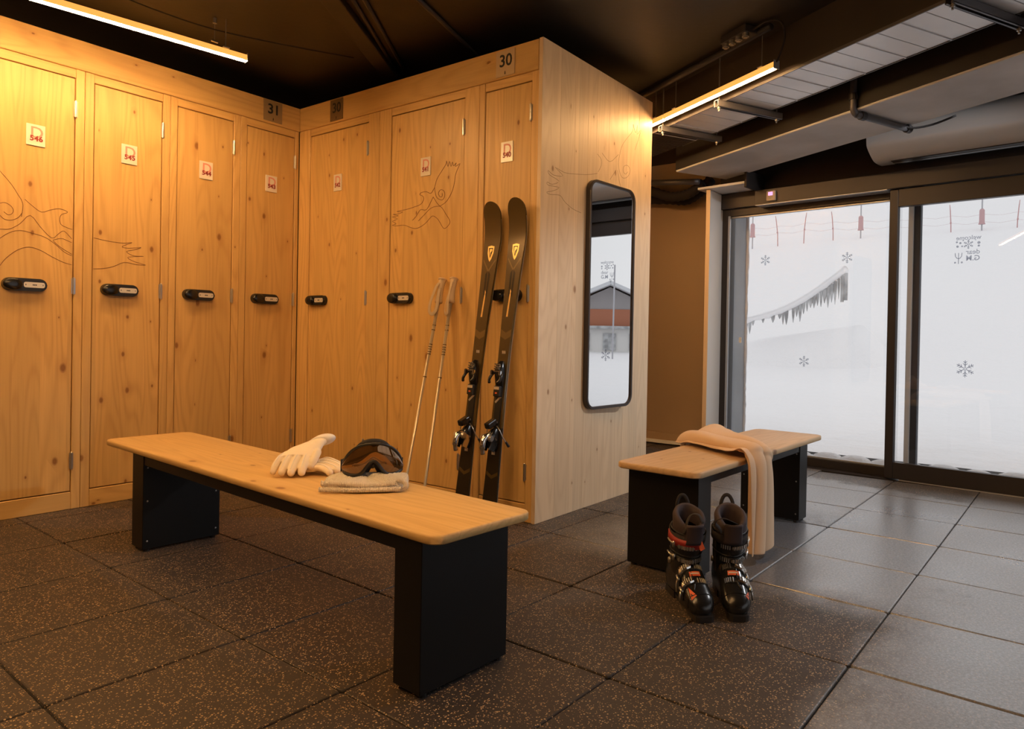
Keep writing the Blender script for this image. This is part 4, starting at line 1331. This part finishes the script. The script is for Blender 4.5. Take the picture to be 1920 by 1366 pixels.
# local frame: X to the viewer's right, -Y towards the viewer, Z up
GR = math.atan2(-.813, .582)
ZT = .486
def R2(x, y, z):
    return (x, y, z)
rows = []
for i, (x, r, l) in enumerate(((-.066, .0150, .0), (-.030, .0172, .012), (.006, .0180, .016), (.042, .0175, .006))):
    rows.append(([(x * .82 + .004, .030, .078), (x * .95, -.010, .066), (x * 1.02 - .002, -.040 - l * .4, .042), (x * 1.05 - .004, -.052 - l, .0165)], r))
palm = [((.002, -.004, .066), .070, .020, (1, .05, 0), (0, -.5, .85)), ((.006, .022, .080), .071, .022, (1, .05, .05), (0, -.5, .85)), ((.016, .052, .094), .066, .023, (1, .02, .12), (-.1, -.42, .9)), ((.032, .078, .106), .054, .022, (1, -.05, .25), (-.15, -.4, .9)), ((.046, .095, .114), .046, .020, (1, -.1, .3), (-.2, -.4, .9))]
cuffr = [((.044, .092, .113), .047, .022, (1, -.1, .3), (-.2, -.4, .9)), ((.056, .106, .120), .050, .025, (1, -.1, .3), (-.2, -.4, .9)), ((.066, .120, .124), .053, .027, (1, -.1, .28), (-.2, -.4, .9))]
thumb = ([(.062, .050, .090), (.074, .020, .085), (.070, -.012, .060), (.064, -.028, .036)], .0165)
glove('cream leather glove with fingers down, propped on the other glove', (1.640, 2.475, ZT), GR, rows, palm, cuffr, thumb, 'pair of cream gloves')
rows = []
for i, (y, z, r, l) in enumerate(((-.046, .016, .0165, -.020), (-.014, .022, .0180, .004), (.020, .024, .0178, .010), (.052, .022, .0160, .002))):
    rows.append(([(.010, y * .9, .034), (.045, y * 1.0 - .010, .034 + .004 * i), (.080 + l * .5, y * 1.05 - .024, .028 + .003 * i), (.106 + l, y * 1.05 - .040, .018 + .003 * i)], r))
palm = [((.022, -.004, .034), .062, .020, (.15, 1, .06), (0, 0, 1)), ((-.005, .0, .033), .064, .022, (.1, 1, .06), (0, 0, 1)), ((-.045, .004, .031), .060, .022, (0, 1, .0), (0, 0, 1)), ((-.080, .010, .030), .050, .021, (0, 1, 0), (0, 0, 1))]
cuffr = [((-.078, .010, .031), .050, .022, (0, 1, 0), (0, 0, 1)), ((-.100, .014, .033), .053, .024, (0, 1, 0), (0, 0, 1)), ((-.122, .018, .035), .056, .026, (0, 1, 0), (0, 0, 1))]
thumb = ([(-.030, .058, .030), (.005, .075, .030), (.035, .082, .026), (.055, .078, .022)], .0160)
glove('cream leather glove lying flat with fingers towards the knitted hat', (1.700, 2.452, ZT), GR + R_(6), rows, palm, cuffr, thumb, 'pair of cream gloves')

# ------------------------------------------------------------------ folded knitted hat
ht_ = thing('knitted_hat', 'folded cream knitted hat under the ski goggles', 'hat', (1.672, 2.085, ZT + .004), R_(-47))
def hat_shell(u, v):
    """u round the outline, v from the bottom rim over the edge to the top"""
    a = 2 * PI * u
    ca, sa = math.cos(a), math.sin(a)
    ox = .152 * math.copysign(abs(ca) ** .78, ca)
    oy = .098 * math.copysign(abs(sa) ** .80, sa) + .012 * math.sin(2 * a)
    z0, z1 = .004, .032 + .006 * math.sin(a * 3 + 1) - .010 * max(0, -sa) * (1 if ca < .6 else .3)
    if v < .15:
        k, z = .2 + .75 * v / .15, .002
    elif v < .5:
        p_ = (v - .15) / .35 * PI
        k, z = .95 + .05 * math.sin(p_), .002 + (z1 - .002) * (1 - math.cos(p_)) / 2
    else:
        q = (v - .5) / .5
        k, z = .95 * (1 - q), z1 + .012 * math.sin(q * PI * .5)
    n = .0022 * math.sin(a * 46)
    return V((ox * k, oy * k, z + n * (1 if v > .2 else 0)))
m = MB().grid(hat_shell, 184, 34)
bmesh.ops.remove_doubles(m.bm, verts=m.bm.verts, dist=.0002)
m.build('crown', 'hat', ht_, True)
def rim(u, v):
    """rolled ribbed edge of the folded hat along the near side"""
    x = -.150 + .262 * u
    base = -.088 - .012 * math.sin(u * PI) + .02 * (u < .03)
    a = 2 * PI * v
    r = .0095 + .0011 * math.sin(u * 230)
    zc = .027 + .004 * math.sin(u * 7)
    return V((x, base + r * .9 * math.cos(a), zc + r * math.sin(a)))
MB().grid(rim, 160, 12).build('rolled_rim', 'hat', ht_, True)
def rim2(u, v):
    x = -.152 + .285 * u
    base = -.094 - .014 * math.sin(u * PI)
    a = 2 * PI * v
    r = .0085 + .0010 * math.sin(u * 230)
    return V((x, base + r * math.cos(a), .0095 + r * math.sin(a)))
MB().grid(rim2, 160, 12).build('rolled_rim', 'hat', ht_, True)
def fold(u, v):
    a = -PI / 2 + PI * u
    r = .0085 + .001 * math.sin(v * 90)
    b = 2 * PI * v
    return V((.118 + .034 * math.cos(a * .9) + .0, -.088 + .01 * u, .018 + .0155 * math.sin(a))) + V((r * math.cos(b), r * .6 * math.cos(b + 1), r * math.sin(b)))
MB().grid(fold, 26, 12).build('folded_end', 'hat', ht_, True)

# ------------------------------------------------------------------ ski goggles
gg = thing('ski_goggles', 'black framed ski goggles with amber mirrored lens on the knitted hat', 'goggles', (1.718, 2.108, ZT + .030), R_(-38))
RG = .118
def gpt(th, z, rad=RG):
    return V((rad * math.sin(th) * 1.0, -rad * math.cos(th) + .055 - .10 * z, z))
def ztop(th):
    u = abs(th) / 1.08
    return .138 - .078 * u ** 2.3
def zbot(th):
    u = abs(th) / 1.08
    nose = .052 * math.exp(-(th / .27) ** 2)
    return .016 + nose - .004 * math.sin(u * PI) + .020 * max(0, u - .75)
NTH = 36
def lensf(u, v):
    th = -1.08 + 2.16 * u
    z = zbot(th) + (ztop(th) - zbot(th)) * v
    bul = .010 * math.sin(v * PI)
    return gpt(th, z, RG + bul)
o = MB().grid(lensf, NTH, 10).build('lens', 'lens', gg, True)
path = [gpt(-1.08 + 2.16 * k / 40, ztop(-1.08 + 2.16 * k / 40)) for k in range(41)] + [gpt(1.08 - 2.16 * k / 40, zbot(1.08 - 2.16 * k / 40)) for k in range(41)]
path.append(path[0])
fm = MB()
rings = []
for i, p in enumerate(path):
    low = i > 40
    h = .0065 if not low else .0085
    d = (path[min(i + 1, len(path) - 1)] - path[max(i - 1, 0)]).normalized()
    outw = V((p.x, p.y - .055, 0)).normalized()
    side = d.cross(outw).normalized()
    rings.append([p + outw * a + side * b for a, b in ((.006, -.3 * h), (.006, h * .9), (-.004, h * 1.3), (-.028, h * 1.3), (-.028, -h * .2), (-.004, -h * .3))])
fm.loft(rings, cap=False)
fr_ = fm.build('frame', 'blackplastic', gg, True)
for sg in (-1, 1):
    for k in range(2):
        th = sg * (.52 + .22 * k)
        p = gpt(th, zbot(th) - .009, RG + .004)
        q = MB().obox(p, (.020, .006, .008), Matrix.Rotation(th, 3, 'Z'), .002)
        q.build('vent', 'softblack', fr_)
def foamf(u, v):
    th = -1.12 + 2.24 * u
    p = gpt(th, (ztop(th) if v < .5 else zbot(th)), RG - .026)
    return p + V((0, .030 * (v * 2 if v < .5 else (1 - v) * 2) + .004, 0))
for zz, nm in ((ztop, 'foam'), (zbot, 'foam')):
    m = MB()
    m.tube([gpt(-1.08 + 2.16 * k / 30, zz(-1.08 + 2.16 * k / 30), RG - .034) for k in range(31)], .012, 8)
    m.build(nm, 'softblack', gg, True)
m = MB()
for sg in (-1, 1):
    m.sphere(gpt(sg * .42, .058, RG - .030), .030, (1.1, .25, .5), 12, 8)
m.build('inner_pad', 'lens_yellow', gg, True)
for sg in (-1, 1):
    MB().obox(gpt(sg * 1.10, .048, RG - .030), (.012, .030, .034), Matrix.Rotation(sg * 1.1, 3, 'Z'), .005, 2).build('outrigger', 'blackplastic', gg)
def strapf(u, v):
    a = R_(4 + 172 * u)
    x = .115 * math.cos(a)
    y = .045 + .082 * math.sin(a)
    sag = -.018 * math.sin(u * PI)
    return V((x * (1 + .05 * math.sin(u * 9)), y, .014 + .044 * v + sag * .3 + .002 * math.sin(u * 60)))
o = MB().grid(strapf, 60, 4).build('strap', 'softblack', gg, True)
sd = o.modifiers.new('thickness', 'SOLIDIFY')
sd.thickness = .003

# ------------------------------------------------------------------ scarf over the short bench
sc_ = thing('scarf', 'camel wool scarf draped across the shorter bench', 'scarf', (0, 0, 0))
cl_ = [((3.665, 1.705, .385), .215, (1, .12, 0)), ((3.660, 1.690, .460), .215, (1, .12, 0)), ((3.640, 1.650, .512), .210, (1, .14, 0)), ((3.580, 1.570, .528), .195, (.97, .24, 0)), ((3.510, 1.480, .530), .178, (.95, .30, 0)), ((3.440, 1.385, .528), .160, (.95, .30, 0)), ((3.380, 1.290, .524), .142, (.97, .22, 0)), ((3.330, 1.215, .512), .138, (.99, .08, 0)), ((3.310, 1.180, .480), .138, (1, .0, 0)), ((3.300, 1.166, .42), .142, (1, -.02, 0)), ((3.295, 1.160, .33), .146, (1, -.03, 0)), ((3.292, 1.156, .22), .150, (1, -.03, 0)), ((3.290, 1.152, .12), .154, (1, -.03, 0)), ((3.290, 1.150, .045), .158, (1, -.03, 0))]
cen = smooth_path([c[0] for c in cl_], 6)
def lerpi(arr, s):
    s = max(0, min(len(arr) - 1.0001, s))
    i = int(s)
    f = s - i
    return arr[i] * (1 - f) + arr[i + 1] * f
ws = [c[1] for c in cl_]
wa = [V(c[2]).normalized() for c in cl_]
NU, NV = len(cen) - 1, 72
def scarff(u, v):
    i = int(round(u * NU))
    s = u * (len(cl_) - 1)
    c = cen[i]
    d = (cen[min(i + 1, NU)] - cen[max(i - 1, 0)]).normalized()
    wv = lerpi(wa, s)
    wv = (wv - wv.dot(d) * d).normalized()
    nr = wv.cross(d).normalized()
    if nr.z < 0 and s < 7.5:
        nr = -nr
    if s >= 7.5 and nr.y > 0:
        nr = -nr
    W2 = lerpi(ws, s)
    ph = v * 2 * PI * 2.6 + .7 * math.sin(s * .55) + .6
    lat = (2 * v - 1) + .20 * math.sin(ph) * (1 - .25 * abs(2 * v - 1))
    amp = .020 if s < 7 else .026
    h = amp * math.cos(ph) + .006 * math.sin(v * 23 + s * .6)
    edge = 1 - abs(2 * v - 1) ** 6
    hump = (.014 * (1 - (2 * v - 1) ** 2)) if s < 7.5 else 0
    # droop at the two side edges while lying on the board
    drop = -.024 * (abs(2 * v - 1) ** 4) if s < 7.2 else 0
    p = c + wv * lat * W2 + nr * (h * edge + hump + drop)
    if s < 7.2 and s > 1.2:
        p.z = max(p.z, .4905)
    if s > 12:
        p.z += .010 * math.sin(v * 9)
    return p
o = MB().grid(scarff, NU, NV).build('cloth', 'scarf', sc_, True)
sd = o.modifiers.new('thickness', 'SOLIDIFY')
sd.thickness = .0035
sd.offset = 1.0
ss = o.modifiers.new('sub', 'SUBSURF')
ss.levels = 1
ss.render_levels = 1

# ------------------------------------------------------------------ ski boots
def sup(c, hw, z0, z1, y, n=22, px=.72, pz=.80):
    out = []
    for q in range(n):
        a = 2 * PI * q / n
        ca, sa = math.cos(a), math.sin(a)
        out.append(V((c + hw * math.copysign(abs(ca) ** px, ca), y, (z0 + z1) / 2 + (z1 - z0) / 2 * math.copysign(abs(sa) ** pz, sa))))
    return out
def cuff_ring(z, yc, rx, ry, tilt=.22, n=28, extra=0.0):
    out = []
    for q in range(n):
        a = 2 * PI * q / n
        x = (rx + extra) * math.cos(a)
        y = (ry + extra) * math.sin(a)
        out.append(V((x, yc + y, z - tilt * y)))
    return out
CUFF = [(.118, -.052, .052, .078), (.150, -.048, .0555, .077), (.185, -.040, .0575, .074), (.220, -.031, .0590, .071), (.255, -.022, .0605, .069), (.282, -.015, .0615, .068)]
def cuff_at(z):
    for a, b in zip(CUFF[:-1], CUFF[1:]):
        if z <= b[0] or b is CUFF[-1]:
            f = (z - a[0]) / (b[0] - a[0])
            return [a[i] + (b[i] - a[i]) * f for i in range(1, 4)]
def cuff_pt(ang, z, off=0.0, tilt=.22):
    yc, rx, ry = cuff_at(z)
    a = R_(ang)
    return V(((rx + off) * math.sin(a), yc + (ry + off) * math.cos(a), z - tilt * ry * math.cos(a)))
FOOT = [(-.150, .026, .022, .085), (-.146, .040, .014, .115), (-.125, .046, .012, .150), (-.08, .047, .012, .170), (-.03, .046, .012, .182), (.010, .047, .012, .172), (.045, .049, .012, .147), (.080, .0515, .012, .118), (.112, .0515, .012, .097), (.138, .047, .013, .081), (.156, .037, .016, .066), (.166, .022, .020, .052), (.169, .008, .027, .042)]
def foot_at(y):
    for a, b in zip(FOOT[:-1], FOOT[1:]):
        if y <= b[0]:
            f = (y - a[0]) / (b[0] - a[0])
            return [a[i] + (b[i] - a[i]) * f for i in range(1, 4)]
def foot_pt(ang, y, off=0.0):
    hw, z0, z1 = foot_at(y)
    a = R_(90 - ang)
    ca, sa = math.cos(a), math.sin(a)
    return V(((hw + off) * math.copysign(abs(ca) ** .72, ca), y, (z0 + z1) / 2 + ((z1 - z0) / 2 + off) * math.copysign(abs(sa) ** .8, sa)))
def ribbon(m, fn, a0, a1, w0, w1, th, n=14):
    """strip following fn(angle, across, offset)"""
    rings = []
    for k in range(n + 1):
        a = a0 + (a1 - a0) * k / n
        rings.append([fn(a, w0, 0.0005), fn(a, w1, 0.0005), fn(a, w1, th), fn(a, w0, th)])
    m.loft(rings)
def boot(label, toe, ang, s, red):
    """local +Y towards the toe; s = +1 puts the buckle levers on the +X side"""
    t = thing('ski_boot', label, 'ski boot', toe, ang, 'pair of ski boots')
    t.scale = (1.06, 1.06, 1.06)
    off = V((0, -.169, 0))
    def B(m, name, mat, parent=None, smooth=True, auto=None):
        o = m.build(name, mat, parent or t, smooth, auto)
        if parent is None or parent is t:
            o.location = off
        return o
    sh = B(MB().loft([sup(0, hw, z0, z1, y) for y, hw, z0, z1 in FOOT]), 'lower_shell', 'gloss_black', auto=60)
    so = MB()
    so.loft([[V((x, y, z)) for x, y in [(-.034, .095), (.034, .095), (.037, .14), (.034, .172), (.022, .180), (-.022, .180), (-.034, .172), (-.037, .14)]] for z in (0, .022)])
    so.loft([[V((x, y, z)) for x, y in [(-.034, -.16), (.034, -.16), (.036, -.10), (.034, -.06), (-.034, -.06), (-.036, -.10)]] for z in (0, .026)])
    so.loft([[V((x, y, z)) for x, y in [(-.030, -.07), (.030, -.07), (.032, .10), (-.032, .10)]] for z in (.006, .020)])
    B(so, 'sole', 'blackplastic', None, False)
    # toe bumper line and shell overlap ridge
    m = MB()
    m.tube([foot_pt(a, .131, .0006) for a in range(-105, 106, 10)], .0016, 6)
    B(m, 'toe_ridge', 'gloss_black')
    m = MB()
    m.tube(smooth_path([foot_pt(16 * s, .118, .001), foot_pt(6 * s, .09, .001), foot_pt(8 * s, .05, .001), foot_pt(4 * s, .02, .001)], 5), .0030, 6)
    B(m, 'overlap_ridge', 'gloss_black')
    # cuff
    rings = [cuff_ring(z, yc, rx, ry) for z, yc, rx, ry in CUFF]
    inner = [cuff_ring(z, yc, rx, ry, extra=-.006) for z, yc, rx, ry in CUFF]
    B(MB().loft(rings + inner[::-1], cap=False), 'cuff', 'gloss_black', auto=70)
    m = MB()
    m.tube([cuff_pt(a, .286 - .0, .001) for a in range(-180, 181, 15)], .0028, 6)
    B(m, 'cuff_lip', 'blackplastic')
    m = MB()
    m.tube([cuff_pt(a, .205, .0012) for a in range(-100, 101, 10)], .0018, 6)
    B(m, 'cuff_seam', 'blackplastic')
    for sg in (-1, 1):
        m = MB()
        p = cuff_pt(sg * 95, .150, .001)
        m.cyl(p - V((sg * .004, 0, 0)), p + V((sg * .004, 0, 0)), .013, .011, 14)
        B(m, 'cuff_rivet', 'steel_dull')
    # liner: padded collar
    rings = []
    prof_ = [(.262, .000), (.300, -.001), (.328, .001), (.340, -.004), (.344, -.012), (.338, -.020), (.320, -.023), (.285, -.024)]
    for z, e in prof_:
        out = []
        for q in range(32):
            a = 2 * PI * q / 32
            y = math.sin(a)
            lift = (.012 * (-y) - .020 * max(0, y) ** 2) * max(0, (z - .262) / .08)
            out.append(V(((.0600 + e) * math.cos(a), -.012 + (.066 + e) * y + (z - .26) * .12, z + lift - .20 * .062 * y)))
        rings.append(out)
    ln = B(MB().loft(rings, cap=False), 'liner', 'liner')
    # tongue
    m = MB()
    tr = []
    for k in range(9):
        u = k / 8
        z = .235 + .078 * u
        yy = .050 + .014 * u + .006 * u * u
        wd = .038 - .003 * u
        tr.append([V((wd * math.sin(b), yy + .010 * math.cos(b) - .014 * (1 - math.cos(b)), z + .002)) for b in [R_(-70 + 140 * q / 8) for q in range(9)]] + [V((wd * .88 * math.sin(b), yy - .014 + .010 * math.cos(b) - .014 * (1 - math.cos(b)), z)) for b in [R_(70 - 140 * q / 8) for q in range(9)]])
    B(m.loft(tr), 'tongue', 'liner')
    # pull loop at the back
    m = MB()
    m.tube(smooth_path([(-.024, -.072, .325), (-.022, -.078, .365), (-.008, -.082, .390), (.010, -.082, .388), (.022, -.078, .362), (.024, -.072, .322)], 5), .008, 6, True, .14, up=(0, 1, 0))
    B(m, 'pull_loop', 'softblack')
    m = MB()
    if red:
        m.tube(smooth_path([(-.030, .060, .320), (-.020, .040, .345), (.0, .020, .342), (.020, .035, .325), (.034, .052, .300), (.04, .05, .28)], 5), .008, 6, True, .16, up=(0, 0, 1))
    else:
        m.tube(smooth_path([(-.010, .068, .318), (.014, .078, .330), (.040, .080, .340), (.062, .076, .334), (.070, .074, .318), (.058, .070, .304), (.046, .066, .285)], 5), .009, 6, True, .18, up=(0, 0, 1))
    B(m, 'tongue_loop', 'softblack')
    # power strap
    m = MB()
    ribbon(m, lambda a, w_, o_: cuff_pt(a, .262 + w_, .0045 + o_), -170, 170, -.016, .018, .003, 40)
    B(m, 'power_strap', 'softblack', None, True)
    if red:
        m = MB()
        rings = []
        for k in range(17):
            a = -18 + 118 * k / 16
            lo = -.022 + .006 * (k / 16)
            hi = .022 - .010 * math.sin(k / 16 * PI) + (.006 if k < 2 else 0)
            rings.append([cuff_pt(a * s, .255 + lo, .0078), cuff_pt(a * s, .255 + hi, .0078), cuff_pt(a * s, .255 + hi, .0110), cuff_pt(a * s, .255 + lo, .0110)])
        B(m.loft(rings), 'strap_panel', 'red_soft')
        m = MB()
        m.obox(cuff_pt(-22 * s, .250, .011), (.020, .004, .040), Matrix.Rotation(R_(25), 3, 'Y'), .001)
        B(m, 'strap_tab', 'orange', None, False)
    # buckles
    def buckle(fn, a_mid, w, lever):
        m = MB()
        ribbon(m, fn, (a_mid - 62) if s > 0 else (-a_mid + 62), (a_mid + 62) if s > 0 else (-a_mid - 62), w - .008, w + .008, .003, 18)
        st2 = B(m, 'buckle_strap', 'blackplastic')
        m = MB()
        rings = []
        for k in range(13):
            u = k / 12
            a = s * (a_mid - 30 + 52 * u)
            hw = .0085 * (1 - .35 * abs(2 * u - 1) ** 3)
            rings.append([fn(a, w - hw, .006), fn(a, w + hw, .006), fn(a, w + hw * .8, .0115), fn(a, w - hw * .8, .0115)])
        m.loft(rings)
        lv = m.build('buckle_lever', 'chrome', st2, False)
        m = MB()
        for k in range(6):
            a = s * (a_mid - 24 + 8 * k)
            m.tube([fn(a, w - .0070, .0120), fn(a, w + .0070, .0120)], .0018, 5)
        m.build('buckle_teeth', 'steel_dull', st2)
        p = fn(s * (a_mid + 34), w, .008)
        q = fn(s * (a_mid + 44), w, .010)
        m = MB()
        m.cyl(fn(s * (a_mid + 36), w - .011, .009), fn(s * (a_mid + 36), w + .011, .009), .006, n=10)
        m.tube([fn(s * (a_mid + 36), w, .009), fn(s * (a_mid + 52), w + .004, .013), fn(s * (a_mid + 62), w + .008, .014)], [.0045, .004, .003], 8)
        m.build('buckle_hinge', 'steel', st2, True)
        # ladder on the other side
        m = MB()
        for k in range(5):
            a = s * (a_mid - 38 - 7 * k)
            m.tube([fn(a, w - .0080, .0050), fn(a, w + .0080, .0050)], .0024, 5)
        m.build('buckle_ladder', 'steel', st2)
    buckle(lambda a, w_, o_: cuff_pt(a, w_, o_), 28, .238, 1)
    buckle(lambda a, w_, o_: cuff_pt(a, w_, o_), 26, .188, 1)
    buckle(lambda a, w_, o_: foot_pt(a, w_, o_), 34, .040, 1)
    buckle(lambda a, w_, o_: foot_pt(a, w_, o_), 36, .086, 1)
    m = MB()
    ribbon(m, lambda a, w_, o_: foot_pt(a, w_, .0035 + o_ * .3), -15, 15, .056, .070, .003, 6)
    B(m, 'instep_label', 'orange', None, False)
    m = MB()
    ribbon(m, lambda a, w_, o_: foot_pt(a, w_, .0048 + o_ * .2), -11, 11, .061, .065, .003, 4)
    B(m, 'label_print', 'label', None, False)
    # triangular toe mark
    def tri(pts, lift, name, mat):
        m = MB()
        a_ = [m.bm.verts.new(foot_pt(a, y, lift)) for a, y in pts]
        b_ = [m.bm.verts.new(foot_pt(a, y, lift + .0008)) for a, y in pts]
        m.bm.faces.new(a_)
        m.bm.faces.new(b_[::-1])
        for i in range(len(pts)):
            j = (i + 1) % len(pts)
            m.bm.faces.new((a_[i], a_[j], b_[j], b_[i]))
        return B(m, name, mat, None, False)
    if red:
        tri([(38, .098), (50, .142), (14, .136)], .0014, 'triangle_mark', 'orange')
        tri([(37, .122), (40, .133), (30, .132)], .0024, 'triangle_centre', 'ink_black')
    else:
        tri([(-52, .112), (-58, .142), (-30, .138)], .0014, 'triangle_mark', 'orange')
    return t
BA = math.atan2(-.268, -.378) - PI / 2
boot('black ski boot with red strap panel in front of the shorter bench', (2.425, 1.066, 0), BA + R_(10), 1, True)
boot('black ski boot without red panel, standing nearest the hanging scarf', (2.515, .968, 0), BA - R_(2), -1, False)
